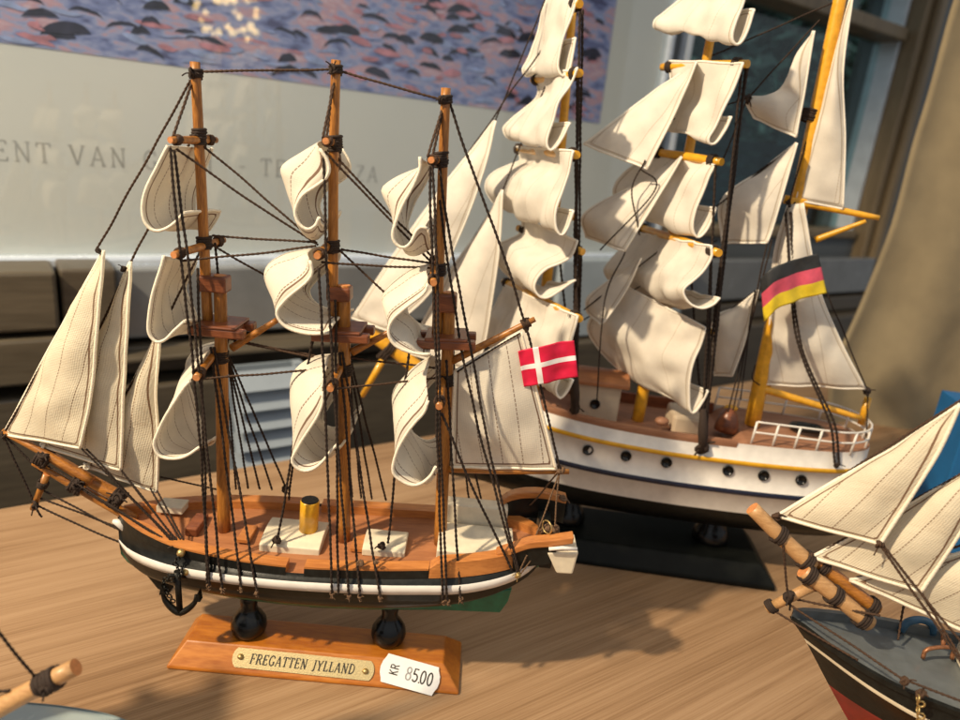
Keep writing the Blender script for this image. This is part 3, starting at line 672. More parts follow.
def shipside(fp, tab, ns, s0, s1, prof, bands, nsec=None):
    """loft both sides of a hull; prof(row) -> list of (d fraction*w, z); returns MB"""
    mb = MB(); rows = []
    for i in range(ns):
        s = s0+(s1-s0)*i/(ns-1); pr_ = prof(crom(tab, s)); k = len(pr_)
        rows.append(mb.ring([fp(s, -d, z) for d, z in pr_] + [fp(s, d, z) for d, z in pr_[::-1]]))
    k = len(prof(crom(tab, s0)))
    for a, b in zip(rows, rows[1:]):
        for j in range(2*k-1):
            bi = j if j < k-1 else (None if j == k-1 else 2*k-2-j)
            m_ = bands[-1] if bi is None else bands[bi]
            mb.face((a[j], a[j+1], b[j+1], b[j]), m_, True)
    mb.face(rows[0], bands[0], False); mb.face(rows[-1][::-1], bands[0], False)
    return mb
def fprof(r):
    w, zt, st, sb_, zk, ke = r
    return [(w*0.97, zt-0.0055), (w*1.0, (zt+st)/2), (w*1.025, st+0.0003), (w*1.05+0.0004, st), (w*1.06+0.0005, (st+sb_)/2), (w*1.05+0.0004, sb_), (w*1.01, sb_-0.0003),
            (w*0.98, zk), (w*0.88, zk*0.76+ke*0.24), (w*0.68, zk*0.48+ke*0.52), (w*0.36, zk*0.17+ke*0.83), (0.0022 if w > 0.004 else w*0.4, ke), (0.002 if w > 0.004 else w*0.3, ke-0.002)]
mb = shipside(fpt, FH, 60, -.2225, .053, fprof, [0, 0, 0, 1, 1, 0, 0, 0, 2, 2, 2, 2, 2])
hull = mb.build('hull', ['black', 'white', 'green'], frig)
# beak under the bowsprit
mb = MB()
for dd in (-1, 1):
    pts = [FR.p(124, 536, 0), FR.p(140, 545, -.004*1), FR.p(158, 556, -.010)]
bk = [FR.p(123, 536), FR.p(134, 537), FR.p(150, 551), FR.p(166, 566), FR.p(172, 590), FR.p(160, 586), FR.p(147, 570), FR.p(133, 552)]
mb.prism([p - FR.n*0.0035 for p in bk], FR.n*0.007, 0)
mb.tube(catmull([FR.p(134, 536.5, -.0037), FR.p(143, 544, -.0045), FR.p(155, 556, -.009), FR.p(172, 566, -.022)], 12), 0.0011, 8, 1)
mb.build('stem', ['black', 'white'], hull, bevel=0.0006)
# rudder plate at the stern
mb = MB(); mb.prism([FR.p(300, 602, -.004), FR.p(400, 602, -.004), FR.p(478, 594, -.002), FR.p(512, 589, -.002), FR.p(508, 602, -.002), FR.p(500, 613, -.002), FR.p(440, 610.5, -.003), FR.p(360, 610, -.004), FR.p(310, 608, -.004)], FR.n*0.005, 0)
mb.build('keel', 'green', hull, bevel=0.0008)
# deck and bulwarks
mb = MB(); prev = None
for i in range(60):
    s = -.221+(.0525+.221)*i/59; w_, zt = crom(FH, s)[:2]
    rg = mb.ring([fpt(s, d*w_*0.96, zt-0.0056) for d in (-1, -.5, 0, .5, 1)])
    if prev: mb.bridge(prev, rg, 0, False, False)
    prev = rg
deck = mb.build('deck', 'deck', frig)
def bulwark(s0, s1, side, extra=0.0, th=0.0075, name='bulwark'):
    mb = MB(); prev = None; n = max(6, int((s1-s0)/0.004))
    for i in range(n):
        s = s0+(s1-s0)*i/(n-1); w_, zt, st = crom(FH, s)[:3]; k = side
        wo = w_*0.975+0.0006; wi = max(0.0004, wo-min(th, w_*0.45)); e = extra*min(1, i/max(1, n*0.08)) if extra else 0
        rg = mb.ring([fpt(s, k*wo*1.02, zt-0.0062), fpt(s, k*(wo), zt+e-0.0012), fpt(s, k*wo, zt+e), fpt(s, k*wi, zt+e), fpt(s, k*wi, zt-0.0062)])
        if prev:
            for j, mm in enumerate((0 if not extra else 1, 1, 1, 1)):
                mb.face((prev[j], prev[j+1], rg[j+1], rg[j]) if k < 0 else (rg[j], rg[j+1], prev[j+1], prev[j]), mm, False)
            mb.face((prev[4], prev[0], rg[0], rg[4]), 1, False)
        else: mb.face(rg, 1, False)
        prev = rg
    mb.face(prev[::-1], 1, False)
    return mb.build(name, ['black', 'rail'], frig)
bulwark(-.2205, -.1045, -1); bulwark(-.0935, -.0185, -1); bulwark(-.0180, .0500, -1, 0.0042)
bulwark(-.2205, -.1085, 1); bulwark(-.0975, .0500, 1, 0.0)
# raised quarter pieces at the stern, with black panels under them
for pts, dd in (([(496, 553), (512, 548), (530, 542), (552, 540), (573, 537)], -.021), ([(500, 502), (510, 495.5), (525, 492.5), (545, 493), (566, 498)], .023)):
    c = catmull([FR.p(x, y, dd) for x, y in pts], 16); mb = MB(); prev = None
    for p in c:
        rg = mb.ring([p-FR.n*.004-V((0, 0, .0026)), p-FR.n*.004+V((0, 0, .0022)), p+FR.n*.004+V((0, 0, .0022)), p+FR.n*.004-V((0, 0, .0026))])
        if prev: mb.bridge(prev, rg, 0, True, False)
        else: mb.face(rg[::-1], 0, False)
        prev = rg
    mb.face(prev, 0, False); mb.build('quarter_rail', 'rail', frig, bevel=0.0007)
    mb = MB(); pol = [p-V((0, 0, .0028)) for p in c]; lo = [p-V((0, 0, .012+0.004*math.sin(i/5))) for i, p in enumerate(c[:13])]
    if dd > 0: lo = [p-V((0, 0, .018)) for p in c]
    mb.prism([p-FR.n*.0025 for p in (pol[:len(lo)]+lo[::-1])], FR.n*.005, 0); mb.build('quarter_panel', 'black', frig)
mb = MB(); q = FR.p(536, 545, 0); mb.box(FR.w(.0535, 0, .103), FR.a*.004, FR.n*.019, (0, 0, .010)); mb.build('transom', 'black', frig, bevel=0.001)
# white boat slung under the stern
mb = MB(); q0 = [FR.p(546, 549, -.020), FR.p(578, 549, -.020), FR.p(572, 571, -.020), FR.p(556, 570, -.020)]
mb.prism([p-FR.n*.004 for p in q0], FR.n*.022, 0); bt = mb.build('stern_boat', 'cream', frig, bevel=0.0012)
mb = MB(); mb.tube([FR.p(549, 549, -.026), FR.p(562, 548, -.027), FR.p(577, 549, -.026)], 0.0012, 8, 0); mb.build('gunwale', 'white', bt)
# deck houses
def dz(s, d=0): return crom(FH, s)[1]-0.0056+HEEL*d
def house(s0, s1, d0, d1, h, name='deck_house', crown=0.0022):
    mb = MB(); rows = []
    for k in range(9):
        t = k/8; d = d0+(d1-d0)*t; zt = h-crown*(2*t-1)**2
        rows.append(mb.ring([fpt(s0, d, dz((s0+s1)/2)-HEEL*0-0.0006), fpt(s0, d, dz((s0+s1)/2)+zt), fpt(s1, d, dz((s0+s1)/2)+zt), fpt(s1, d, dz((s0+s1)/2)-0.0006)]))
    mb.face(rows[0], 0, False); mb.face(rows[-1][::-1], 0, False)
    for a, b in zip(rows, rows[1:]): mb.bridge(b, a, 0, True, False)
    return mb.build(name, 'cream', frig, bevel=0.0006)
h1 = house(-.1265, -.0885, -.0165, .0115, .0068)
mb = MB(); fc = fpt(-.0995, .000, dz(-.0995)+.0062)
mb.lathe(fc, (0.02, 0, 1), [(.0060, 0), (.0060, .0205), (.0057, .0212)], 26, 0); mb.lathe(fc+V((.0004, 0, .02125)), (.02, 0, 1), [(.0056, 0), (.0054, .0004)], 26, 1)
mb.build('funnel', ['yellow', 'iron'], frig)
house(-.0620, -.0350, -.0150, .0060, .0062)
house(-.0150, .0330, -.0190, .0100, .0085)
mb = MB(); mb.box(fpt(.008, .018, dz(.008)+.009), FR.a*.021, FR.n*.006, (0, 0, .0085)); mb.build('skylight', 'cream', frig, bevel=0.001)
mb = MB(); mb.box(FR.p(173, 506, .012), FR.a*.0085, FR.n*.006, (0, 0, .0025)); mb.build('hatch_cover', 'cream', frig, bevel=0.0006)
mb = MB(); mb.box(fpt(-.172, .000, dz(-.172)+.002), FR.a*.004, FR.n*.010, (0, 0, .0028)); mb.build('windlass', 'mahog', frig, bevel=0.0008)
for s_ in (-.150, -.078, -.016):
    mb = MB(); mb.box(fpt(s_+.012, -.004, dz(s_)+.0018), FR.a*.004, FR.n*.009, (0, 0, .0014)); mb.build('pin_rack', 'rail', frig, bevel=0.0005)

# masts: lower mast, topmast, cap, top platform, lashings
MAST = []
def ship_mast(top, tmid, tbot, low_top, low_mid, low_bot, cap, plat, lash, radii=(.0031, .0026), rl=(.0041, .0036)):
    root = mast(frig, [FR.p(*low_bot), FR.p(*low_mid), FR.p(*low_top)], rl)
    root.name = 'mast'
    mb = MB(); mb.tube(catmull([FR.p(*tbot), FR.p(*tmid), FR.p(*top)], 14), [radii[0]+(radii[1]-radii[0])*i/13 for i in range(14)], 16, 0, 1)
    mb.build('topmast', ['spar', 'endgrain'], root)
    (x0, y0, x1, y1) = cap; c = FR.p((x0+x1)/2, (y0+y1)/2); hw = (FR.p(x1, (y0+y1)/2)-FR.p(x0, (y0+y1)/2)).length/2; hh = (FR.p(x0, y0)-FR.p(x0, y1)).length/2
    up = (FR.p(*low_top)-FR.p(*low_mid)).normalized(); ax = FR.n.cross(up)*-1
    mb = MB(); mb.box(c, ax*hw, FR.n*.0058, up*hh); mb.build('mast_cap', 'mahog', root, bevel=0.0012)
    (x0, x1, y) = plat; c = FR.p((x0+x1)/2, y); hw = (FR.p(x1, y)-FR.p(x0, y)).length/2
    mb = MB()
    for dd in (-.0095, .0095): mb.box(c+FR.n*dd+up*.0, ax*hw, FR.n*.0035, up*.0026)
    mb.box(c+up*.0034, ax*hw*.72, FR.n*.0135, up*.0010); mb.box(c-ax*hw*.5+up*.0001, ax*.003, FR.n*.0058, up*.0022); mb.box(c+ax*hw*.55+up*.0001, ax*.003, FR.n*.0058, up*.0022)
    mb.build('platform', 'mahog', root, bevel=0.0009)
    for (x, y, R, tn) in lash:
        mb = MB(); mb.coil(FR.p(x, y), up, R, .0009, tn, .0014, 0, 0.22); mb.knot(FR.p(x, y)-FR.n*R+ax*.001, .0022, 0, 3); mb.knot(FR.p(x+3, y)+ax*R*.6-FR.n*R*.6, .0017, 0, 2)
        mb.build('lashing', 'dkrope', root)
    MAST.append(root); return root
ship_mast((195, 62), (201, 180), (208, 326), (220, 275), (221, 330), (224, 530), (200, 275, 228.5, 291), (196, 250, 328),
          [(196, 74, .0030, 3), (199, 137, .0033, 6), (204, 243, .0036, 5), (219.5, 357, .0044, 5)])
ship_mast((336, 60), (333.5, 170), (333, 330), (344, 285), (344.5, 340), (344, 540), (328, 286, 351.5, 300), (316, 372, 333),
          [(336, 70, .0030, 3), (335, 144, .0034, 6), (332, 247, .0036, 5), (344.5, 370, .0043, 5)])
ship_mast((446, 88), (442, 190), (436.5, 345), (449, 292), (448, 345), (440, 545), (433, 293, 457, 311), (418, 476, 340),
          [(445.5, 100, .0030, 3), (441, 160, .0034, 6), (438.5, 270, .0036, 5), (446.5, 380, .0043, 5)])

# yards and square sails
YD = {}
def fyard(key, near, c, h, r=.0021): 
    n_ = FR.p(near[0], near[1], -h); cc = FR.p(c[0], c[1], -.0055); YD[key] = h
    yard(frig, cc, n_, r)
def fsail3(near, mid, hn, hf):
    # cloth that bellies out across its width: through the near edge, a middle line and the far edge
    n = 36; A = catmull([FR.p(x, y, -hn) for x, y in near], n); Bm = catmull([FR.p(x, y, -.002) for x, y in mid], n); C = [p+FR.n*(hn+hf)+FR.a*.003 for p in A]
    sail(frig, A, C, nu=22, nv=n, hem=.0007, mid=Bm)
def fsail(near, far, hn, hf): sail(frig, [FR.p(x, y, -hn) for x, y in near], [FR.p(x, y, hf) for x, y in far], hem=.0007)
fyard('1a', (170, 140), (194, 140), .024, .0021); fyard('1b', (173.5, 255), (200, 247), .031, .0023); fyard('1c', (196, 378), (212, 356), .034, .0024)
fyard('2a', (325.5, 141), (331, 142), .022, .0021); fyard('2b', (317, 256), (326, 247), .031, .0023); fyard('2c', (330, 389), (340, 368), .034, .0024)
fyard('3a', (431, 160), (436, 160), .022, .0021); fyard('3b', (433.5, 283), (434, 270), .030, .0023); fyard('3c', (439, 407), (442, 382), .034, .0024)
fsail([(168, 146), (158, 165), (147, 187), (142.5, 205), (144, 220), (150, 229), (158, 231.5), (168, 228), (177, 221), (184, 213)],
      [(212, 148), (206, 165), (199, 185), (195, 200), (195, 215), (200, 227), (207, 231), (212, 226), (217, 218), (220, 211)], .022, .022)
fsail([(164, 256), (162, 265), (157, 280), (152, 297), (149, 315), (148.5, 330), (152, 338), (158, 342), (166, 339), (174, 331), (184, 322)],
      [(196, 261), (192, 272), (187, 281), (185, 289), (188, 297), (192, 305), (196, 315), (200, 323), (206, 328), (213, 322), (217, 314)], .029, .029)
fsail([(190, 381), (183, 389), (176, 399), (166, 416), (158, 432), (154, 444), (158, 455), (167, 458.5), (180, 458), (190, 454), (200, 447)],
      [(215, 343), (203, 346), (193, 353), (187, 363), (187, 379), (192, 395), (197, 412), (202, 428), (206, 440), (211, 445), (217, 437)], .032, .032)
fsail3([(320, 149), (327, 160), (329, 170), (325, 179), (315, 187), (303, 195), (297, 204), (295, 213), (298, 222), (304, 228), (310, 229), (316, 225), (319, 218)],
      [(322, 141), (303, 152), (287, 163), (282.5, 171), (287, 186), (293, 203), (301, 222), (310, 236), (318, 240), (323, 234), (326, 226)], .021, .021)
fsail3([(310, 261), (312, 272), (308, 280), (299, 288), (288, 297), (280, 306), (277, 313), (281, 322), (290, 329), (303, 333), (316, 334), (328, 333)],
      [(312, 249), (292, 252), (275, 260), (267.5, 268), (268, 277), (276, 289), (290, 301), (306, 309), (320, 313), (332, 315), (339, 317)], .029, .029)
fsail3([(322, 392), (323, 401), (318, 415), (308, 431), (298, 447), (292, 458), (293, 464), (298, 469), (306, 471), (315, 468), (324, 460), (331, 451), (337, 445)],
      [(331, 356), (312, 358), (299, 365), (292.5, 376), (294, 395), (299, 412), (308, 430), (318, 446), (330, 452), (340, 448), (346, 440)], .032, .032)
fsail3([(420, 157), (420, 168), (416, 179), (411, 190), (402, 206), (396, 221), (393, 232), (394, 240), (399, 246), (405, 247), (411, 242), (416, 232), (421, 227), (428, 229)],
      [(432, 163), (412, 171), (395, 179), (384, 188), (385, 196), (391, 208), (397, 224), (402, 240), (407, 253), (416, 256), (426, 252), (434, 247)], .021, .021)
fsail3([(427, 284), (425, 291), (418, 298), (405, 308), (394, 318), (389, 328), (390, 338), (396, 346), (406, 351), (420, 354), (430, 354)],
      [(429, 265), (413, 269), (398, 279), (386, 290), (384.5, 297), (392, 306), (404, 314), (413, 322), (417, 332), (420, 342), (430, 348)], .029, .029)
fsail3([(428, 401), (424, 412), (414, 423), (405, 436), (397, 451), (393, 466), (394, 474), (400, 480), (410, 485), (420, 484), (430, 476), (435, 467)],
      [(430, 358), (412, 370), (399, 382), (393, 394), (396, 410), (402, 428), (412, 444), (420, 458), (424, 470), (428, 478), (434, 474), (440, 464)], .032, .032)

# gaffs and spanker
for a, b in (((232, 348), (277, 320)), ((352, 352), (392, 331)), ((452, 361), (535, 319))):
    mb = MB(); mb.tube(catmull([FR.p(*a), FR.p(*b)], 10), [.0025-.0008*i/9 for i in range(10)], 12, 0, 1)
    g_ = mb.build('gaff', ['sparx', 'endgrain'], frig)
    if b[0] > 500:
        lb = MB(); lb.coil(FR.p(526, 323), FR.p(535, 319)-FR.p(500, 335), .0024, .0008, 4, .0011); lb.knot(FR.p(526, 328), .002, 0, 3); lb.build('lashing', 'rope', g_)
mb = MB(); mb.tube([FR.p(446, 469, -.001), FR.p(500, 471, -.001), FR.p(569, 471.5, -.001)], [.0022, .0021, .0017], 12, 0, 1); bm_ = mb.build('boom', ['sparx', 'endgrain'], frig)
lb = MB(); lb.knot(FR.p(560, 471, -.002), .0026, 0, 4); lb.build('lashing', 'twine', bm_)
def quadsail(parent, fr, luff, leech, d0, d1, mats, bill, nu=26, nv=34, hem=.0008, hems='nfbt', wob=.0008, name='sail'):
    return sail(parent, [fr.p(x, y, d0) for x, y in luff], [fr.p(x, y, d1) for x, y in leech], mats, nu, nv, hem, wob, hems, name, bill)
quadsail(frig, FR, [(455, 371), (453, 420), (452, 467)], [(521, 332), (539, 401), (556, 469)], -.002, -.003, ('sail', 'hem'), .006)
# jibs
jl = [([(103, 251), (70, 312), (36, 374), (4, 434)], [(104, 251), (98, 320), (91, 395), (80, 448)], 0.0, -.016),
      ([(130, 262), (103, 325), (74, 385), (43, 446)], [(131, 262), (127, 330), (123, 400), (121, 470)], .001, -.010),
      ([(160, 330), (138, 372), (112, 420), (84, 467)], [(161, 330), (156, 390), (158, 440), (157, 492)], .002, -.004)]
for lu, le, d0, d1 in jl:
    quadsail(frig, FR, lu, le, d0, d1, ('jib', 'hem'), .007, 26, 40, .0007, 'nfb', .0012, 'jib')
# bowsprit
mb = MB(); mb.tube(catmull([FR.p(136, 520, .000), FR.p(84, 491), FR.p(34, 462)], 12), [.0036-.0012*i/11 for i in range(12)], 14, 0, 1); bsp = mb.build('bowsprit', ['sparx', 'endgrain'], frig)
mb = MB(); mb.tube(catmull([FR.p(124, 499), FR.p(90, 480), FR.p(52, 457)], 12), [.0042-.0008*i/11 for i in range(12)], 14, 0, 1); mb.build('bowsprit_heel', ['sparx', 'endgrain'], bsp)
mb = MB(); mb.tube(catmull([FR.p(92, 481, -.004), FR.p(46, 454, -.003), FR.p(3, 431)], 12), [.0031-.0012*i/11 for i in range(12)], 14, 0, 1); mb.build('jib_boom', ['sparx', 'endgrain'], bsp)
mb = MB(); mb.tube([FR.p(47, 474, -.002), FR.p(33, 509, -.002)], [.0022, .0019], 12, 0, 1); ds = mb.build('martingale_boom', ['spar', 'endgrain'], bsp)
ax = (FR.p(46, 454)-FR.p(90, 480)).normalized()
for x, y, R in ((44, 457, .0056), (78, 484, .0056), (117, 499, .0056)):
    mb = MB(); mb.coil(FR.p(x, y, -.001), ax, R, .0011, 5, .0016, 0, .25); mb.knot(FR.p(x, y, -.006), .003, 0, 4); mb.build('lashing', 'dkrope', bsp)
mb = MB(); mb.coil(FR.p(43, 484, -.002), FR.p(33, 509)-FR.p(47, 474), .0026, .0008, 4, .0010); mb.knot(FR.p(35, 505, -.004), .0026, 0, 3); mb.build('lashing', 'dkrope', bsp)
mb = MB(); mb.tube(catmull([FR.p(113, 521, -.004), FR.p(121, 524, -.004), FR.p(128, 533, -.003)], 8), [.0012, .002, .0026, .0028, .0026, .0022, .0018, .001], 10, 0); mb.build('figurehead', 'white', frig)

# Danish flag on the halyard
mb = MB(); A0 = catmull([FR.p(518, 351.5, -.006), FR.p(545, 345, -.008), FR.p(574, 340, -.006)], 31); B0 = catmull([FR.p(524, 387.5, -.006), FR.p(551, 382, -.008), FR.p(578, 376, -.006)], 31); rows = []
for j in range(25): rows.append(mb.ring([A0[i].lerp(B0[i], j/24)+FR.n*(.0011*math.sin(i*.33+j*.05)+.0011*mnoise.noise(V((i*.16, j*.12, 3)))) for i in range(31)]))
for j in range(24):
    for i in range(30): mb.face((rows[j][i], rows[j][i+1], rows[j+1][i+1], rows[j+1][i]), 1 if (8 <= i <= 10 or 10 <= j <= 12) else 0, True)
M['flagred'] = mottled('flag_red', (0.66, 0.010, 0.055), 0.06, 0.4, 300, 0.05); M['flagwhite'] = mottled('flag_white', (0.80, 0.78, 0.78), 0.04, 0.45, 300, 0.05)
mb.build('flag', ['flagred', 'flagwhite'], frig, solid=.0003)

# standing and running rigging, each line a piece of cord
HN, HF = -.0345, .0345
ropes(frig, FR, [((199, 71), (334, 69)), ((338, 70), (443, 100)), ((190, 80), (96, 251)), ((103, 252, 0), (3, 434, -.001)), ((197, 128), (131, 263)), ((204, 243), (161, 331)),
    ((160, 332, .0), (84, 466, 0)), ((130, 264), (43, 446)),
    ((205, 146), (317, 243)), ((176, 149, -.02), (318, 245)), ((212, 236), (316, 242)), ((183, 261, -.026), (316, 246)), ((210, 243), (268, 277, .02)),
    ((200, 379, -.03), (328, 368, -.01)), ((234, 341), (328, 360)), ((225, 338, .01), (326, 358, .01)),
    ((325, 151, -.015), (437, 268)), ((338, 158), (438, 263)), ((341, 249), (436, 264)), ((321, 262, -.026), (433, 268)), ((338, 248), (404, 311, -.01)),
    ((347, 357), (443, 369)), ((333, 389, -.03), (441, 377, -.005))], .00074, sag=.006)
# lifts from mast heads
ropes(frig, FR, [((193, 80), (173, 137, -.02)), ((335, 76), (323, 138, -.018)), ((334, 78), (326, 137, -.012)), ((443, 105), (428, 157, -.018)), ((444, 106), (432, 158, -.01))], .00085)
# backstays and shrouds on the near side
near = [((170, 148, -.023), (209, 585, HN), ((181, 258, -.028), (198, 420, -.032))), ((174, 150, -.02), (222, 588, HN), ((190, 280, -.028), (205, 430, -.032))),
        ((211, 347, -.006), (241, 588, HN)), ((214, 347, -.006), (257, 592, HN)), ((198, 268, -.01), (207, 583, HN), ((203, 420, -.026),)),
        ((318, 268, -.03), (332, 593, HN), ((325, 400, -.033),)), ((323, 152, -.02), (349, 595, HN), ((330, 330, -.03),)), ((340, 352, -.005), (360, 596, HN)), ((342, 352, -.005), (380, 597, HN)), ((335, 300, -.01), (338, 594, HN), ((337, 470, -.028),)),
        ((430, 166, -.02), (443, 600, HN), ((434, 300, -.028), (437, 420, -.032))), ((433, 165, -.02), (447, 600, HN), ((438, 290, -.028), (440, 430, -.032))), ((446, 360, -.005), (460, 598, HN)),
        ((441, 413, -.03), (512, 571, -.026), ((470, 482, -.03),)), ((440, 200, -.003), (517, 572, -.026), ((450, 278, -.006), (474, 410, -.014))), ((439.5, 165, -.003), (519, 574, -.026), ((447, 224, -.006), (467, 330, -.012), (491, 455, -.02))),
        ((449, 103), (560, 470, -.002), ((521, 310, -.002),)), ((313, 336, -.008), (277, 539, -.016), ((296, 430, -.012),)), ((314, 336, .0), (289, 500, .02), ((297, 425, .01),)),
        ((409, 350, -.008), (388, 543, -.013), ((399, 430, -.011),)), ((449, 300, .004), (462, 470, .01))]
def outside(x, y):
    # depth just outside the planking under a pixel of the near side
    d = -.034
    for _ in range(3): d = -(crom(FH, FR.s(FR.p(x, y, d)))[0]*1.062+.0016)
    return d
near = [tuple((q[0], q[1], outside(q[0], q[1])) if (i == 1 and len(q) == 3 and q[2] == HN) else q for i, q in enumerate(e)) for e in near]
for e in near: ropes(frig, FR, [(e[0], e[1], .00086, e[2] if len(e) > 2 else ())], .00072, 'dkrope')
# shrouds on the far side
ropes(frig, FR, [((226, 350, .006), (286, 489, .036)), ((226, 352, .006), (272, 490, .036)), ((227, 356, .006), (260, 489, .036)), ((227, 360, .006), (248, 488, .036)), ((215, 243, .004), (236, 489, .036)),
    ((348, 350, .006), (386, 500, .036)), ((348, 352, .006), (372, 499, .036)), ((347, 356, .006), (361, 498, .036)), ((334, 248, .004), (352, 497, .036)),
    ((448, 350, .006), (481, 500, .034)), ((449, 352, .006), (470, 503, .034))], .0008, 'dkrope')
# gear from the jibs down to the fore deck
ropes(frig, FR, [((80, 447, -.015), (176, 545, -.022)), ((86, 449, -.013), (178, 546, -.022)), ((121, 469, -.010), (180, 546, -.022)), ((124, 474, -.009), (182, 546, -.022)), ((150, 488, -.006), (184, 546, -.022)), ((157, 491, -.005), (186, 545, -.022)),
    ((48, 466, -.004), (174, 545, -.022)), ((80, 488, -.005), (178, 548, -.022)), ((160, 477, .012), (218, 490, .03))], .00066, 'dkrope')
ropes(frig, FR, [((3, 436), (34, 503, -.002)), ((5, 436), (48, 480, -.002)), ((35, 504, -.002), (128, 546)), ((40, 498, -.002), (122, 528)), ((42, 490, -.002), (135, 538, -.004)), ((36, 507, -.002), (42, 517, -.003))], .00072, 'dkrope')
# stern gear
ropes(frig, FR, [((559, 474, -.002), (533, 545, -.018)), ((559, 474, -.002), (555, 531, -.012)), ((557, 474, 0), (530, 505, .02)), ((518, 574, -.0265), (527, 555, -.024)), ((520, 574, -.0265), (540, 548, -.02))], .0006, 'twine')
ropes(frig, FR, [((457, 372, -.004), (520, 333, -.004))], .0006, 'dkrope')
# knots where the shrouds meet the hull and other fastenings
for k, (x, y) in enumerate([(209, 586), (222, 589), (241, 589), (257, 593), (332, 594), (349, 596), (360, 597), (380, 598), (444, 601), (448, 601), (461, 599)]):
    mb = MB(); mb.knot(FR.p(x, y, outside(x, y)), .0013, 0, 3); mb.knot(FR.p(x, y+3, outside(x, y)), .0010, 0, 2); mb.build('knot', 'twine', frig)
for (x, y, d, sz, mm) in ((277, 540, -.017, .0026, 'dkrope'), (381, 546, -.0165, .0026, 'dkrope'), (361, 563, -.0345, .0018, 'twine'), (376, 562, -.0345, .0014, 'twine'), (518, 575, -.027, .0018, 'brass'), (98, 251, -.001, .0014, 'dkrope'), (124, 269, -.001, .0016, 'dkrope'), (547, 528, -.010, .003, 'twine'), (285, 489, .036, .002, 'dkrope'), (4, 434, -.001, .0022, 'dkrope'), (180, 548, -.0235, .003, 'dkrope'), (44, 445, 0, .002, 'hem'), (86, 466, 0, .002, 'hem'), (555, 529, -.013, .0028, 'twine'), (564, 499, .019, .0026, 'twine')):
    mb = MB(); mb.knot(FR.p(x, y, d), sz, 0, 4); mb.build('knot', mm, frig)
mb = MB(); mb.coil(FR.p(547, 527, -.016), FR.a+FR.n*.8, .0042, .0005, 1.0, 0, 0, 0); mb.build('brass_ring', 'brass', frig)
mb = MB(); mb.ball(FR.p(181, 553, -.030), .0026, 0); mb.ball(FR.p(186, 572, -.030), .0022, 0); mb.build('hawse_stud', 'brass', frig)
# anchor and chain
anc = MB(); dA = -.033
anc.tube([FR.p(177, 571, dA), FR.p(180, 612, dA)], [.0020, .0019], 8); 
anc.tube(catmull([FR.p(162, 591, dA), FR.p(165, 600, dA), FR.p(172, 608, dA), FR.p(180, 612.5, dA), FR.p(188, 609, dA), FR.p(195, 602, dA), FR.p(196, 595, dA)], 18), [.0010+.0012*math.sin(math.pi*i/17) for i in range(18)], 8)
for (x, y, sx) in ((163, 591, -1), (196, 598, 1)): anc.prism([FR.p(x-3*sx, y+4, dA-.0022), FR.p(x+2*sx, y-6, dA-.0022), FR.p(x+4*sx, y+4, dA-.0022)], FR.n*.0044, 0)
anc.prism([FR.p(177, 611, dA-.001), FR.p(183, 611, dA-.001), FR.p(180, 617, dA-.001)], FR.n*.002, 0)
anc.tube([FR.p(168, 575, dA-.004), FR.p(187, 577, dA+.004)], .0012, 8)
anchor = anc.build('anchor', 'iron', frig)
ch = MB()
pts = catmull([FR.p(180, 556, -.031), FR.p(175, 564, -.032), FR.p(182, 570, -.033), FR.p(176, 580, -.0345), FR.p(164, 580, -.034), FR.p(167, 592, -.0345), FR.p(173, 601, -.0345)], 22)
for i, p in enumerate(pts): ch.coil(p, FR.n if i % 2 else FR.a, .0013, .0004, 1.0, 0, 0, 0)
ch.build('chain', 'iron', anchor)
mb = MB(); mb.coil(FR.p(128, 553, -.003), FR.n, .0020, .0008, 1, 0, 0, 0); mb.coil(FR.p(156, 571, -.006), FR.n, .0020, .0009, 1, 0, 0, .1); mb.build('eye_bolt', 'iron', frig)

# display stand
SH = .015
st = MB(); b0 = [(-.1815, -.0305), (.0080, -.0305), (.0080, .0185), (-.1815, .0185)]; t0 = [(-.1725, -.0195), (-.0040, -.0195), (-.0040, .0075), (-.1725, .0075)]
b0 = [(s, d) for s, d in b0]
P = [FR.w(s, d, 0.0002) for s, d in b0]; Q = [FR.w(s, d, .0022) for s, d in b0]; T = [FR.w(s, d, SH) for s, d in t0]
ra, rb, rc = st.ring(P), st.ring(Q), st.ring(T); st.face(ra[::-1], 0, False); st.bridge(ra, rb, 0, True, False); st.bridge(rb, rc, 0, True, False); st.face(rc, 0, False)
stand = st.build('display_stand', 'base', frig, bevel=0.0012)
for px in ((249, 632), (388, 640)):
    c = at_z(px[0], px[1], SH); mb = MB()
    mb.lathe(c, (0, 0, 1), [(.0085, 0), (.0108, .0022), (.0118, .006), (.0112, .0105), (.0088, .0148), (.0064, .018), (.0052, .021), (.0058, .0255), (.0058, .033)], 32)
    mb.build('support_knob', 'gloss', stand)
# sloping front face of the stand
f0 = Q[0]; fx = (Q[1]-Q[0]).normalized(); fyv = T[0]-Q[0]; fyv = (fyv-fx*fyv.dot(fx)).normalized(); fn = fx.cross(fyv)
def on_face(x, y, lift=0.0):
    r = ray(x, y); o = f0+fn*lift; t = (o-CAM).dot(fn)/r.dot(fn); return CAM+r*t
cl_, cr_ = on_face(236, 657), on_face(371, 671); ex = (cr_-cl_).normalized(); ey = fn.cross(ex); Wd = (cr_-cl_).length; hp = (on_face(303, 652)-on_face(303, 675)).length*0.5*.86
mb = MB(); pol = []
for cx_, a0 in ((Wd-hp*.55, -62), (hp*.55, 118)):
    for i in range(9):
        a = math.radians(a0+124*i/8); pol.append(cl_+ex*(cx_+hp*1.12*math.cos(a)*.8)+ey*(hp*1.13*math.sin(a)))
mb.prism([p+fn*.00025 for p in pol], fn*.0006, 0)
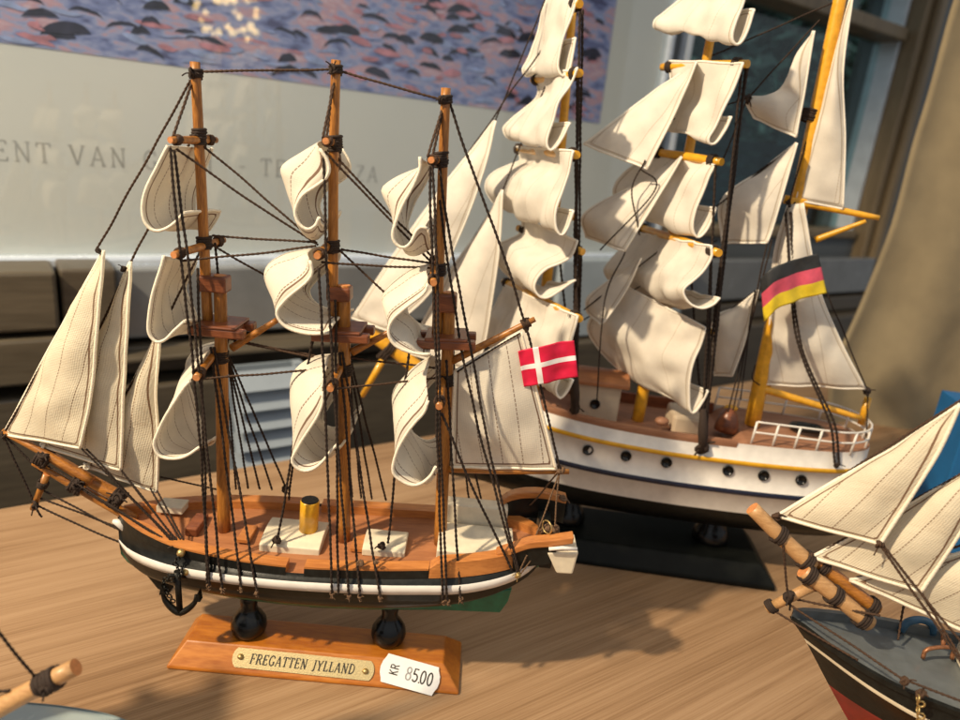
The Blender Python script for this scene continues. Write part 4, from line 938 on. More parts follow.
tw = textwidth('FREGATTEN JYLLAND', 1, .10); lx0 = on_face(251, 660)+fn*0; txw = (on_face(356, 671)-on_face(251, 660)).length; hT = hp*1.02; xs = txw/(tw*hT)
lettering(mb, 'FREGATTEN JYLLAND', cl_+ex*((on_face(250, 660)-cl_).dot(ex))-ey*hT*.5+fn*.00095, ex, ey, hT, 1, .10, .14, .0001, xs, 0.95)
pl_ = mb.build('name_plate', ['plate', 'ink'], stand)
for px in ((241, 656.5), (365.5, 671)):
    mb = MB(); mb.ball(on_face(*px)+fn*.001, .0021, 0, 12, (1, 1, .8)); mb.build('plate_rivet', 'brass', stand)
# price label stuck askew over the plate's end
cc = [on_face(384, 652, .0012), on_face(437.5, 667, .0012), on_face(431, 694, .0012), on_face(379, 681, .0012)]
ux = (cc[1]-cc[0]).normalized(); uy = fn.cross(ux); hh = (cc[0]-cc[3]).dot(uy)
Lw = (cc[1]-cc[0]).length; O = cc[3]
mb = MB(); pol = [O+ux*(Lw*.02)+uy*0]
pol = [O+ux*x*Lw+uy*y*hh for x, y in ((.03, 0), (.97, 0), (.985, .12), (1.03, .3), (1.045, .5), (1.03, .7), (.985, .88), (.97, 1), (.03, 1), (.012, .88), (-.03, .7), (-.045, .5), (-.03, .3), (.012, .12))]
mb.prism(pol, fn*.0003, 0)
L1 = fn*.00042
lettering(mb, 'kr', O+ux*Lw*.285+uy*hh*.33+L1, uy, -ux, hh*.33, 1, .12, 0, .0, .85)
cx = .42
for ch_, mm in (('8', 2), ('5', 1), ('.', 1), ('0', 1), ('0', 1)):
    lettering(mb, ch_, O+ux*Lw*cx+uy*hh*.29+L1, ux, uy, hh*.46, mm, .1, 0, 0, .98); cx += (.125 if ch_ != '.' else .015)
mb.build('price_label', ['paper', 'ink', 'greyink'], stand)

# ================================================================== the white three-master behind
BK = Frame(0.19, 0.575, -4.0)
bark = thing('model_ship', 'white three-masted model ship with yellow masts, German flag and black stand', 'model ship', BK.w(0, 0, 0), 'model sailing ships on the table')
def bpt(s, d, z): return BK.w(s, d, z)
SN = BK.s(BK.p(866, 440, 0)); SB_ = BK.s(BK.p(452, 412, 0))
zr = BK.p(640, 430, -.044).z; zy = BK.p(640, 449.5, -.046).z; zn = BK.p(640, 479.5, -.047).z; zb = BK.p(640, 500, -.046).z; zk_ = BK.p(640, 516, -.030).z
zst = BK.p(855, 459, -.02).z
L_ = SN-SB_
BH = []
for f_, w_, up in ((0, .001, .022), (.04, .011, .019), (.10, .022, .014), (.20, .034, .008), (.33, .042, .003), (.5, .045, 0), (.65, .0455, 0), (.78, .044, .0005), (.88, .040, .001), (.94, .034, .0015), (.975, .025, .002), (.992, .014, .002), (1, .003, .002)):
    BH.append((SB_+L_*f_, w_, up))
def bprof(r):
    w_, up = r
    return [(w_, zr+up), (w_*1.01, zy+.0024+up*.9), (w_*1.02+.0008, zy+.0020+up*.9), (w_*1.02+.0008, zy-.0020+up*.9), (w_*1.015, zy-.0024+up*.9), (w_*1.02, zn+.0030+up*.7), (w_*1.03+.0006, zn+.0026+up*.7), (w_*1.03+.0006, zn-.0020+up*.7), (w_*1.02, zn-.0026+up*.7),
            (w_*1.0, zb+up*.5), (w_*.9, zb*.5+zk_*.5+up*.4), (w_*.66, zk_+.001+up*.3), (w_*.2, zk_-.004+up*.3), (.001, zk_-.006+up*.3)]
M['navy'] = mottled('navy_paint', (0.012, 0.018, 0.045), 0.3, 0.4, 200, 0.15, 0.1)
mb = shipside(bpt, BH, 70, SB_, SN, bprof, [0, 0, 1, 0, 0, 0, 2, 0, 0, 3, 3, 3, 3, 3])
bhull = mb.build('hull', ['white', 'yellow', 'navy', 'black'], bark)
M['bdeck'] = wood('pale_brown_deck', (0.26, 0.115, 0.06), (0.40, 0.20, 0.115), 'X', 90, 0.55, 0.05, 10)
mb = MB(); prev = None
for i in range(60):
    s = SB_+.002+(L_-.004)*i/59; w_, up = crom(BH, s)
    aft = max(0, min(1, (s-BK.s(BK.p(738, 440, -.04)))/.004))
    zd = zr-.008*(1-aft)-.0006+up
    rg = mb.ring([bpt(s, d*w_*.985, zd) for d in (-1, -.5, 0, .5, 1)])
    if prev: mb.bridge(prev, rg, 0, False, False)
    prev = rg
mb.build('deck', 'bdeck', bark)
s_aft = BK.s(BK.p(736, 440, -.04))
for k in (-1, 1):
    mb = MB(); prev = None
    for i in range(50):
        s = SB_+.003+(s_aft-SB_-.003)*i/49; w_, up = crom(BH, s); t = min(.004, w_*.4)
        rg = mb.ring([bpt(s, k*(w_+.0008), zr+up-.0008), bpt(s, k*(w_+.0008), zr+up+.0014), bpt(s, k*(w_-t), zr+up+.0014), bpt(s, k*(w_-t), zr+up-.0095), bpt(s, k*(w_-.001), zr+up-.0095)])
        if prev: mb.bridge(prev, rg, 0, True, False)
        else: mb.face(rg[::-1], 0, False)
        prev = rg
    mb.face(prev, 0, False); mb.build('rail_cap', 'mahog' if k > 0 else 'bdeck', bark)
for x, y in ((588, 450), (626, 456), (666.5, 462.5), (728, 470.5), (763.5, 475.5), (801, 480)):
    s = BK.s(BK.p(x, y, -.046)); w_, up = crom(BH, s); c = BK.p(x, y, -(w_*1.02+.0004)); mb = MB()
    nrm = -BK.n; mb.lathe(c, nrm, [(.0044, -.001), (.0046, .0006), (.0043, .0012), (.0034, .0009), (.0031, -.0004), (.0001, -.0005)], 20); mb.build('porthole', 'gloss', bhull)
# houses and deck gear
zd0 = zr-.0085
def bbox(x0, x1, y, d0, d1, h, mat, name, bev=.001):
    s0, s1 = BK.s(BK.p(x0, y, d0)), BK.s(BK.p(x1, y, d0)); mb = MB()
    mb.box(bpt((s0+s1)/2, (d0+d1)/2, zd0+h/2), BK.a*((s1-s0)/2), BK.n*((d1-d0)/2), (0, 0, h/2)); return mb.build(name, mat, bark, bevel=bev), s0, s1
M['bcream'] = mottled('warm_cream_paint', (0.62, 0.50, 0.36), 0.07, 0.5, 90, 0.15)
hb, s0, s1 = bbox(572, 617, 418, -.013, .018, .0315, 'bcream', 'deck_house')
mb = MB(); rows = []
for k in range(9):
    t = k/8; d = -.0175+.04*t; z = zd0+.032+.006*(1-(2*t-1)**2)
    rows.append(mb.ring([bpt(s0-.004, d, z), bpt(s0-.004, d, z+.004), bpt(s1+.006, d, z+.004), bpt(s1+.006, d, z)]))
mb.face(rows[0], 0, False); mb.face(rows[-1][::-1], 0, False)
for a, b_ in zip(rows, rows[1:]): mb.bridge(b_, a, 0, True, False)
mb.build('roof', 'deck', hb, bevel=.0008)
mb = MB(); mb.lathe(BK.p(595, 404, -.0131), -BK.n, [(.0042, -.001), (.0044, .0008), (.0034, .0011), (.003, .0002), (.0001, .0001)], 20); mb.build('porthole', 'gloss', hb)
bbox(671, 702, 432, -.022, .014, .017, 'bcream', 'hatch_house', .003)
mb = MB(); c = BK.p(724, 437, -.012); mb.lathe(V((c.x, c.y, zr-.002)), (0, 0, 1), [(.010, 0), (.0095, .006), (.007, .014), (.003, .019), (.0002, .020)], 24); mb.build('companionway', 'mahog', bark)
mb = MB(); mb.ball(BK.p(731, 408, -.004), .0036, 0, 12, (1.7, 1, .8)); mb.build('bell', 'spars_yellow', bark)
for x, y in ((556, 408), (662, 421)):
    mb = MB(); mb.ball(BK.p(x, y, -.02), .0052, 0, 14, (1.2, 1, .7)); mb.build('mooring_bitt', 'bdeck', bark)
mb = MB(); c = BK.p(806, 430, 0); mb.coil(V((c.x, c.y, zr+.0045)), (0, .2, 1), .0115, .0034, 1.0, 0, 0, 0); mb.build('life_ring', 'gloss', bark)
# white guard rail round the poop
rb_ = [(756, 425, -.039), (800, 428, -.040), (838, 431, -.034), (862, 428, -.016), (866, 420, .004), (858, 411, .024), (838, 402, .034), (800, 393, .040), (738, 385, .041)]
up_ = [BK.p(*q) for q in rb_]; zt_ = up_[0].z
cr = []
for i in range(60):
    t = i/59; ang = t
s_r0 = BK.s(up_[0])
path = []
for i in range(41):
    t = i/40
    if t < .36: s = s_r0+(SN-.045-s_r0)*t/.36; d = -.0405
    elif t > .64: s = s_r0-.012+(SN-.045-s_r0+.012)*(1-t)/.36; d = .0405
    else:
        a = (t-.36)/.28*math.pi-math.pi/2; s = SN-.045+.0425*math.cos(a); d = .0405*math.sin(a)
    path.append((s, d))
grl = MB(); grl.tube([bpt(s, d, zr+.0185) for s, d in path], .00085, 8); gr_ = grl.build('guard_rail', 'white', bark)
grl = MB(); grl.tube([bpt(s, d, zr+.0095) for s, d in path], .00085, 8); grl.build('lower_bar', 'white', gr_)
for i in list(range(0, 41, 4)) + [18, 22]:
    s, d = path[i]; grl = MB(); grl.tube([bpt(s-.001, d, zr-.001), bpt(s, d, zr+.0185)], .0010, 8); grl.build('stanchion', 'white', gr_)

# masts, yards
def bmast(pts, r0, r1):
    mb = MB(); n = 16; mb.tube(catmull([BK.p(*q) for q in pts], n), [r0+(r1-r0)*i/(n-1) for i in range(n)], 16, 0); return mb.build('mast', 'spars_yellow', bark)
bm1 = bmast([(528, 432), (556, 200), (575, -20)], .0052, .0030); bm2 = bmast([(636, 428), (668, 260), (712, 30), (724, -40)], .0054, .0030); bm3 = bmast([(752, 424), (797, 205), (846, -30)], .0066, .0046)
for bm_, pts in ((bm1, [(547, 263), (559, 213)]), (bm2, [(655, 300), (672, 215)]), (bm3, [(760, 385), (785, 260), (797, 200)])):
    mb = MB(); mb.tube([BK.p(x+7, y, .002) for x, y in pts], .0042, 12); mb.build('doubling', 'spars_yellow', bm_)
    q = pts[-1]; mb = MB(); mb.box(BK.p(q[0]+4, q[1]+2, 0), BK.a*.010, BK.n*.007, (0, 0, .003)); mb.build('crosstree', 'spars_yellow', bm_, bevel=.001)
for x, y in ((809, 113), (808, 117)):
    mb = MB(); mb.coil(BK.p(x, y), (.2, 0, 1), .0052, .0010, 3, .002); mb.build('lashing', 'dkrope', bm3)
FWD = .013      # yards and square sails hang in front of the masts
def byard(nr, fr_, r=.0034):
    lo, hi = 0.0, 0.15
    for _ in range(50):
        h = (lo+hi)/2
        if BK.p(*nr, -h).z > BK.p(*fr_, h).z: lo = h
        else: hi = h
    h = min(.07, max(.03, h)); a, b_ = BK.p(*nr, -h-FWD), BK.p(*fr_, h-FWD)
    b_.z = (a.z+b_.z)/2; yard(bark, (a+b_)/2, a, r, ('spars_yellow', 'spars_yellow'), 'dkrope', b_); return h
hs = {}
for key, nr, fr_ in (('m2', (748, 64), (662, 67)), ('m3', (722, 162), (652, 148)), ('m4', (719, 253), (638, 228)), ('m5', (713, 333), (609, 283)),
                     ('f2', (580, 73), (533, 80)), ('f3', (577, 155), (516, 150)), ('f4', (583, 252), (519, 221)), ('f5', (580, 319), (503, 287)), ('f1', (580, 4), (548, 0))):
    hs[key] = byard(nr, fr_)
def bsail(key, near, far):
    h = hs[key]*.95
    if key in ('f2', 'f3', 'f4', 'f5', 'm2', 'm5'):       # the cloth is bent over the front of the yard
        near = [(near[0][0], near[0][1]-5)]+near[1:]; far = [(far[0][0], far[0][1]-5)]+far[1:]; F_ = FWD+.007
    else: F_ = FWD
    sail(bark, [BK.p(x, y, -h-F_) for x, y in near], [BK.p(x, y, h-F_) for x, y in far], ('plain', 'plainhem'), 24, 44, .0007, .0024, 'nfbt')
hs['m1'] = .045
bsail('f1', [(577, 0), (571, 18), (564, 35), (559.5, 52), (558, 66), (562, 75), (568, 72), (572, 60), (575, 38)], [(548, -3), (541, 20), (535, 42), (527, 60), (522.5, 70), (526, 76), (532, 74), (538, 66), (541, 52)])
bsail('f2', [(577, 73), (570, 86), (560, 101), (553, 120), (547, 140), (549, 150), (555, 148), (563, 137), (570, 123)], [(535, 82), (538, 91), (534, 100), (521, 111), (509, 121), (502.5, 129), (508, 138), (520, 140), (526, 130)])
bsail('f3', [(574, 156), (570, 170), (563, 190), (556, 212), (556, 226), (561, 235), (567, 229), (571, 219), (573.5, 211)], [(517, 152), (521, 160), (510, 165), (495, 172), (487, 181), (486, 192), (495, 204), (510, 210), (520, 201)])
bsail('f4', [(577, 246), (571, 256), (560, 263), (547, 269), (538, 278), (535, 288), (540, 296), (548, 297), (560, 290), (575, 280)], [(522, 222), (520, 233), (508, 240), (497, 244), (492, 254), (500, 268), (513, 280), (523, 287), (530, 290), (536, 285)])
bsail('f5', [(577, 321), (573, 336), (568, 355), (560, 377), (556, 390), (560, 398), (567, 392), (573, 380)], [(505, 290), (497, 303), (488, 316), (485, 332), (492, 350), (505, 362), (520, 368), (530, 362)])
bsail('m1', [(748, -16), (742, 5), (737, 20), (733, 35), (735, 43.5), (741, 42), (749, 28), (755, 10)], [(692, -16), (679, 0), (662, 14), (655, 20), (654.5, 27), (662, 29), (672, 25), (684, 12)])
bsail('m2', [(743, 68), (734, 88), (725, 106), (714, 128), (709, 138), (710, 143), (716, 142), (725, 130), (731, 117)], [(669, 66), (671, 76), (673, 88), (671, 101), (664, 116), (658, 125), (663, 131), (672, 129), (681, 118)])
bsail('m3', [(716, 166), (710, 176), (702, 195), (696, 210), (693, 225), (695, 235), (700, 237), (708, 228), (716, 208)], [(657, 152), (640, 161), (622, 175), (614, 188), (616, 201), (626, 211), (641, 218), (650, 213), (656, 201)])
bsail('m4', [(711, 246), (712, 256), (705, 268), (694, 279), (684, 289), (685, 298), (692, 305), (703, 308), (713, 304), (719, 298)], [(639, 232), (625, 245), (610, 262), (604, 271), (612, 283), (630, 296), (648, 306), (660, 305), (668, 295), (674, 288)])
bsail('m5', [(706, 333), (700, 346), (694, 361), (690, 379), (689, 400), (691, 412), (696, 411), (703, 400), (708, 391)], [(618, 287), (605, 300), (593, 315), (588, 330), (598, 348), (615, 366), (632, 379), (646, 381), (656, 371)])
# staysails, head sails, mizzen sails: triangles between a stay and a free edge
def bstay(luff, leech, d0=-.004, d1=-.02, bill=.008): return quadsail(bark, BK, luff, leech, d0, d1, ('plain', 'plainhem'), bill, 26, 30, .0006, 'nfb', .0012, 'staysail')
bstay([(696, 62), (642, 100), (584, 144)], [(697, 62), (676, 110), (647, 169)], .0, -.03, .004)
bstay([(681, 157), (634, 185), (585, 213), (586, 237)], [(682, 157), (655, 202), (628, 245), (625, 251)], .0, -.03, .006)
bstay([(640, 258), (610, 280), (588, 297), (587, 312)], [(641, 258), (626, 290), (607, 318), (600, 325)], .0, -.02, .004)
bstay([(813, 31), (803, 56), (790, 80), (771, 95), (747, 99), (754, 118)], [(814, 31), (809, 65), (803, 100), (798, 125), (796, 137)], .0, -.012, .010)
bstay([(796, 143), (758, 172), (721, 201), (722, 243)], [(797, 143), (784, 190), (772, 230), (767, 243)], .0, -.02, .004)
bstay([(757, 290), (736, 307), (713, 322), (714, 375)], [(758, 290), (750, 325), (738, 360), (732, 376)], .0, -.015, .004)
bstay([(494, 121), (440, 190), (390, 260), (352, 318)], [(496, 121), (484, 170), (462, 230), (432, 290), (388, 331)], .0, -.012, .006)
bstay([(502, 190), (478, 232), (452, 268), (425, 318), (404, 352)], [(503, 190), (499, 250), (492, 300), (483, 350), (470, 372)], .0, -.014, .006)
quadsail(bark, BK, [(851, -5), (824, 95), (796, 200)], [(853, -5), (843, 70), (845, 140), (843, 209)], -.004, -.010, ('plain', 'plainhem'), .006, 26, 34, .0006, 'nfb', .001)
quadsail(bark, BK, [(788, 205), (774, 255), (770, 320), (764, 384)], [(803, 203), (818, 285), (840, 340), (865, 389)], -.004, -.014, ('plain', 'plainhem'), .010, 26, 34, .0006, 'nfb', .002)
for a, b_, r in (((784, 199, 0), (879, 218, -.012), .0034), ((815, 240, -.002), (866, 221, -.012), .0026), ((760, 388, -.002), (861, 418, -.006), .0036)):
    mb = MB(); mb.tube(catmull([BK.p(*a), BK.p(*b_)], 10), [r*(1-.4*i/9) for i in range(10)], 12, 0); mb.build('gaff', 'spars_yellow', bark)
mb = MB(); mb.tube([BK.p(861, 424), BK.p(868, 398)], .003, 12); mb.build('flag_staff', 'spars_yellow', bark)
# German flag
A0 = catmull([BK.p(760, 279, -.040), BK.p(772, 268, -.044), BK.p(790, 261, -.040), BK.p(818, 253.5, -.036)], 31); B0 = catmull([BK.p(764, 322, -.040), BK.p(776, 310, -.044), BK.p(795, 302, -.040), BK.p(827, 293, -.036)], 31)
mb = MB(); rows = [mb.ring([A0[i].lerp(B0[i], j/24)+BK.n*(.004*mnoise.noise(V((i*.13, j*.06, 8)))) for i in range(31)]) for j in range(25)]
for j in range(24):
    for i in range(30): mb.face((rows[j][i], rows[j][i+1], rows[j+1][i+1], rows[j+1][i]), j//8)
M['fblack'] = mottled('flag_black', (0.025, 0.027, 0.03), 0.2, 0.55, 300, 0.05); M['fred'] = mottled('flag_faded_red', (0.66, 0.09, 0.15), 0.08, 0.55, 300, 0.05); M['fgold'] = mottled('flag_gold', (0.80, 0.60, 0.03), 0.06, 0.55, 300, 0.05)
mb.build('flag', ['fblack', 'fred', 'fgold'], bark, solid=.0004)
# bowsprit at the head, seen between the frigate's masts
mb = MB(); mb.tube(catmull([BK.p(432, 380), BK.p(400, 354), BK.p(367, 331)], 10), [.0072-.001*i/9 for i in range(10)], 14, 0); bb_ = mb.build('bowsprit', 'spars_yellow', bark)
for x, y in ((390, 348), (386, 352)):
    mb = MB(); mb.coil(BK.p(x, y), BK.p(367, 331)-BK.p(432, 380), .0078, .0016, 3, .0024); mb.build('lashing', 'dkrope', bb_)
mb = MB(); mb.tube([BK.p(384, 358, -.004), BK.p(362, 396, -.004)], [.0032, .0026], 12); mb.build('martingale_boom', 'spars_yellow', bb_)
# rigging
hn = -.047
def brope(lst, r=.00085): ropes(bark, BK, [(e[0], e[1], r, e[2] if len(e) > 2 else ()) for e in lst], r, 'dkrope')
brope([((580, 6, -.04), (574, 408, hn)), ((577, 74, -.042), (577, 408, hn)), ((583, 10, -.02), (576, 406, hn)), ((576, 157, -.03), (573, 408, hn)), ((581, 252, -.04), (576, 410, hn)), ((555, 215, 0), (575, 405, hn)),
       ((748, 66, -.042), (700, 448, hn), ((722, 250, -.045),)), ((742, 66, -.046), (703, 450, hn)), ((746, 66, -.04), (704, 446, hn)), ((715, 165, -.045), (706, 446, hn)), ((712, 250, -.05), (701, 446, hn)), ((690, 260, -.005), (704, 448, hn)),
       ((790, 212, -.01), (839, 463, -.040), ((800, 340, -.03), (833, 420, -.043))), ((786, 212, -.01), (835, 466, -.042), ((797, 340, -.03), (829, 420, -.044)))], .0011)
brope([((575, 2, 0), (352, 316)), ((545, 0), (495, 122)), ((495, 122), (352, 318)), ((556, 60, 0), (502, 191)), ((502, 191), (404, 352)), ((840, 0), (697, 62)), ((820, 20), (748, 98)), ((748, 98), (584, 144)),
       ((797, 143), (584, 310, -.01)), ((797, 143), (720, 200)), ((758, 290), (713, 322)), ((717, 240), (584, 320)), ((791, 205, -.004), (867, 390, -.006)), ((868, 396, -.006), (866, 436, -.004)), ((812, 120), (790, 200, -.012)),
       ((645, 160, -.03), (640, 235, -.03), ((632, 190, -.03),)), ((640, 168, -.03), (600, 250, -.03), ((655, 190, -.03),)), ((625, 252, -.03), (597, 400, -.04), ((605, 300, -.035),)), ((755, 290, -.015), (740, 400, -.03)), ((767, 243, -.02), (733, 410, -.03)), ((772, 240, -.02), (728, 412, -.03)),
       ((760, 385, -.006), (755, 365, 0), ((752, 378, -.006),)), ((748, 98), (722, 162, -.04))], .0007)
for x, y, d, s in ((575, 408, hn, .004), (703, 447, hn, .005), (866, 392, -.007, .003), (791, 203, -.004, .003), (697, 63, -.002, .003), (748, 98, -.002, .003), (837, 465, -.043, .0024)):
    mb = MB(); mb.knot(BK.p(x, y, d), s, 0, 4); mb.build('knot', 'dkrope', bark)
for x, y in ((575, 408), (703, 447)):
    mb = MB(); mb.tube([BK.p(x, y-38, hn-.001), BK.p(x, y-14, hn-.001), BK.p(x, y+4, hn-.0015)], [.0024, .0040, .0034], 10); mb.build('shroud_bundle', 'dkrope', bark)
# black stand
P0 = at_z(560, 557, 0); P1 = at_z(775, 592.5, 0); P2 = at_z(742, 533, .018)
sa = BK.s(P1); sl = sa-.215; dn = (P1-BK.o).dot(BK.n); df = dn+.085
mb = MB(); lo = [bpt(sl, dn, .0003), bpt(sa, dn, .0003), bpt(sa, df, .0003), bpt(sl, df, .0003)]; mi = [p+V((0, 0, .004)) for p in lo]
hi = [bpt(sl+.012, dn+.012, .018), bpt(sa-.012, dn+.012, .018), bpt(sa-.012, df-.012, .018), bpt(sl+.012, df-.012, .018)]
ra, rb, rc = mb.ring(lo), mb.ring(mi), mb.ring(hi); mb.face(ra[::-1], 0, False); mb.bridge(ra, rb, 0, True, False); mb.bridge(rb, rc, 0, True, False); mb.face(rc, 0, False)
M['standblack'] = mottled('black_stained_wood', (0.007, 0.008, 0.007), 0.4, 0.5, 60, 0.15, 0.0); M['standblack'].node_tree.nodes['Principled BSDF'].inputs['Specular IOR Level'].default_value = 0.15
bst = mb.build('display_stand', 'standblack', bark, bevel=.0015)
for x, y in ((712, 545), (500, 520)):
    c = at_z(x, y, .018); c = bpt(max(sl+.034, BK.s(c)), 0, .018); mb = MB(); mb.lathe(c, (0, 0, 1), [(.016, 0), (.0165, .004), (.013, .012), (.009, .020), (.0085, .030), (.010, .036), (.010, zk_-.018+.002)], 28); mb.build('support_knob', 'gloss', bst)

# ================================================================== the black and red hulled model at the lower right
TR = Frame(0.186, 0.335, -15.0)
third = thing('model_ship', 'black and red hulled model ship with pale grey deck and cream jibs', 'model ship', TR.w(.10, 0, 0), 'model sailing ships on the table')
b0_ = TR.p(790, 617); zB = b0_.z; sB = TR.s(b0_)
TH = [(sB, .0008, zB, .0), (sB+.008, .007, zB-.001, .0), (sB+.02, .0145, zB-.0035, 0), (sB+.035, .022, zB-.006, 0), (sB+.055, .029, zB-.008, 0), (sB+.09, .034, zB-.0095, 0), (sB+.14, .036, zB-.009, 0), (sB+.19, .034, zB-.006, 0), (sB+.225, .026, zB-.002, 0), (sB+.24, .008, zB+.001, 0)]
zR = TR.p(838, 690, -.003).z
def kz(s): return .050 if s > sB+.03 else .050
def stemx(z):
    """how far the stem falls back below the deck"""
    t = max(0, min(1, (zB-z)/(zB-.045))); return .040*t**.8+.010*t*t
def tpt_row(s, r):
    w_, zt, _ = r; out = []
    for f_, z in ((1, zt), (1.02, zt-.010), (1.025, zt-.0105), (1.03, zt-.013), (1.02, zt-.0135), (.97, (zt+zR)/2), (.9, zR+.0003), (.9, zR), (.62, zR*.45+.048*.55), (.25, .048), (.03, .046)):
        out.append((w_*f_, z))
    return out
mb = MB(); rows = []
for i in range(60):
    u = (i/59)**1.5; s = sB+.24*u; prf = tpt_row(s, crom(TH, s)); ksh = max(0, 1-u/.5)
    def pt(sd, q): return TR.w(s+stemx(q[1])*ksh, sd*max(q[0], .0008), q[1])
    rows.append(mb.ring([pt(-1, q) for q in prf]+[pt(1, q) for q in prf[::-1]]))
k = len(prf); bands = [0, 0, 1, 0, 0, 0, 2, 2, 2, 2]
for a, b_ in zip(rows, rows[1:]):
    for j in range(2*k-1):
        bi = j if j < k-1 else (9 if j == k-1 else 2*k-2-j); mb.face((a[j], a[j+1], b_[j+1], b_[j]), bands[bi])
mb.face(rows[0], 0, False); mb.face(rows[-1][::-1], 0, False)
M['redlead'] = mottled('dark_red_paint', (0.20, 0.018, 0.016), 0.25, 0.45, 120, 0.2, 0.1)
thull = mb.build('hull', ['black', 'cream', 'redlead'], third)
M['greydeck'] = mottled('grey_blue_paint', (0.115, 0.128, 0.133), 0.15, 0.35, 120, 0.2, 0.25)
mb = MB(); prev = None
for i in range(40):
    s = sB+.001+.236*i/39; w_, zt, _ = crom(TH, s); rg = mb.ring([TR.w(s, d*w_*.99, zt-.0008) for d in (-1, -.5, 0, .5, 1)])
    if prev: mb.bridge(prev, rg, 0, False, False)
    prev = rg
mb.build('deck', 'greydeck', third)
for k_ in (-1, 1):
    mb = MB(); prev = None
    for i in range(40):
        s = sB+.001+.235*i/39; w_, zt, _ = crom(TH, s); e = .0045 if k_ > 0 else .0012
        rg = mb.ring([TR.w(s, k_*(w_+.0006), zt-.0015), TR.w(s, k_*(w_+.0006), zt+e), TR.w(s, k_*max(.0002, w_-.0026), zt+e), TR.w(s, k_*max(.0002, w_-.0026), zt-.0015)])
        if prev: mb.bridge(prev, rg, 0, True, False)
        else: mb.face(rg[::-1], 0, False)
        prev = rg
    mb.face(prev, 0, False); mb.build('bulwark', 'greydeck' if k_ > 0 else 'black', third)
def tz_(s): return crom(TH, s)[1]
s_ = TR.s(at_z(915, 628, zB-.008)); c = at_z(915, 632, zB-.008)
mb = MB(); mb.tube(catmull([c+V((-.008, 0, 0)), c+V((-.006, 0, .006)), c+V((.001, 0, .0085)), c+V((.008, 0, .006)), c+V((.010, 0, 0))], 14), .0022, 10); 
M['bluepaint'] = mottled('blue_paint', (0.03, 0.10, 0.18), 0.2, 0.4, 150, 0.1, 0.2); mb.build('ventilator', 'bluepaint', third)
M['copper'] = mottled('copper_wire', (0.35, 0.15, 0.07), 0.25, 0.4, 500, 0.2, 0, 0.5)
c = at_z(936, 656, zB-.008); mb = MB(); mb.tube(catmull([c+V((-.009, -.003, 0)), c+V((-.008, -.003, .006)), c+V((.006, -.001, .007)), c+V((.008, -.001, 0))], 14), .0011, 8); mb.tube([c+V((.002, 0, .007)), c+V((.004, .006, .012))], .0012, 8); mb.build('windlass_frame', 'copper', third)
mb = MB(); mb.box(TR.w(sB+.105, .004, tz_(sB+.105)+.006), TR.a*.016, TR.n*.014, (0, 0, .0065)); mb.build('deck_house', 'cream', third, bevel=.001)
M['cane'] = wood('pale_cane', (0.40, 0.21, 0.08), (0.58, 0.34, 0.15), 'X', 900, 0.42, 0.1, 8)
mb = MB(); mb.tube(catmull([TR.p(870, 624, -.004), TR.p(838, 598, -.004), TR.p(803, 570, -.004)], 10), .0043, 16, 0, 1); tb_ = mb.build('bowsprit', ['cane', 'endgrain'], third)
mb = MB(); mb.tube(catmull([TR.p(877, 610, .004), TR.p(846, 585, .004), TR.p(815, 560, .004)], 10), .0037, 14, 0, 1); mb.build('bowsprit_heel', ['sparx', 'endgrain'], tb_)
mb = MB(); mb.tube(catmull([TR.p(812, 566, .000), TR.p(782, 538, .000), TR.p(752, 508, .000)], 12), [.0044-.0005*i/11 for i in range(12)], 14, 0, 1); mb.build('jib_boom', ['cane', 'endgrain'], tb_)
mb = MB(); mb.tube([TR.p(812, 586, -.003), TR.p(767, 609, -.003)], [.0030, .0026], 12, 0, 1); mb.build('martingale_boom', ['cane', 'endgrain'], tb_)
ax = TR.p(806, 569)-TR.p(876, 622)
for x, y, d, R in ((808, 574, -.004, .0049), (862, 618, -.004, .0049), (834, 595, -.004, .0049), (822, 566, .004, .0043), (871, 605, .004, .0043), (779, 535, 0, .0047), (806, 560, 0, .0048)):
    mb = MB(); mb.coil(TR.p(x, y, d), ax, R, .0009, 3, .0015, 0, .12); mb.build('lashing', 'dkrope', tb_)
mb = MB(); mb.knot(TR.p(790, 596, -.006), .0034, 0, 5); mb.build('lashing', 'dkrope', tb_)
mb = MB(); mb.coil(TR.p(771, 606, -.003), TR.p(812, 586)-TR.p(767, 609), .0033, .0009, 3, .0012); mb.build('lashing', 'dkrope', tb_)
for lu, le, d0, d1 in (([(958, 404), (900, 444), (840, 478), (777, 516)], [(960, 404), (942, 445), (915, 490), (880, 544)], .0, -.012),
                       ([(1010, 448), (940, 487), (880, 522), (812, 557)], [(1012, 448), (985, 490), (955, 540), (921, 592)], .0, -.010),
                       ([(1050, 520), (985, 545), (920, 565), (850, 580)], [(1052, 520), (1035, 560), (1010, 600), (985, 640)], .0, -.008)):
    quadsail(third, TR, lu, le, d0, d1, ('jib', 'hem'), .006, 26, 40, .0008, 'nfb', .0012, 'jib')
ropes(third, TR, [((965, 398, .0), (776, 517)), ((1015, 444, .0), (812, 557)), ((1055, 516, 0), (850, 580)), ((781, 537, -.004), (788, 594, -.005)), ((783, 600, -.004), (905, 680, -.034)), ((771, 609, -.004), (858, 660, -.020)), ((797, 600, -.003), (880, 616, -.01)), ((795, 592, -.003), (830, 590, -.003)),
    ((880, 544, -.012), (965, 668, -.03)), ((882, 545, -.012), (972, 655, -.03)), ((921, 592, -.010), (968, 670, -.03)), ((905, 680, -.034), (990, 712, -.04)), ((898, 640, .01), (904, 606, .02))], .0007)
for x, y, d in ((905, 681, -.034), (921, 693, -.036), (880, 545, -.0125), (777, 516, -.001), (812, 557, -.001)):
    mb = MB(); mb.knot(TR.p(x, y, d), .0022, 0, 3); mb.build('knot', 'rope', third)
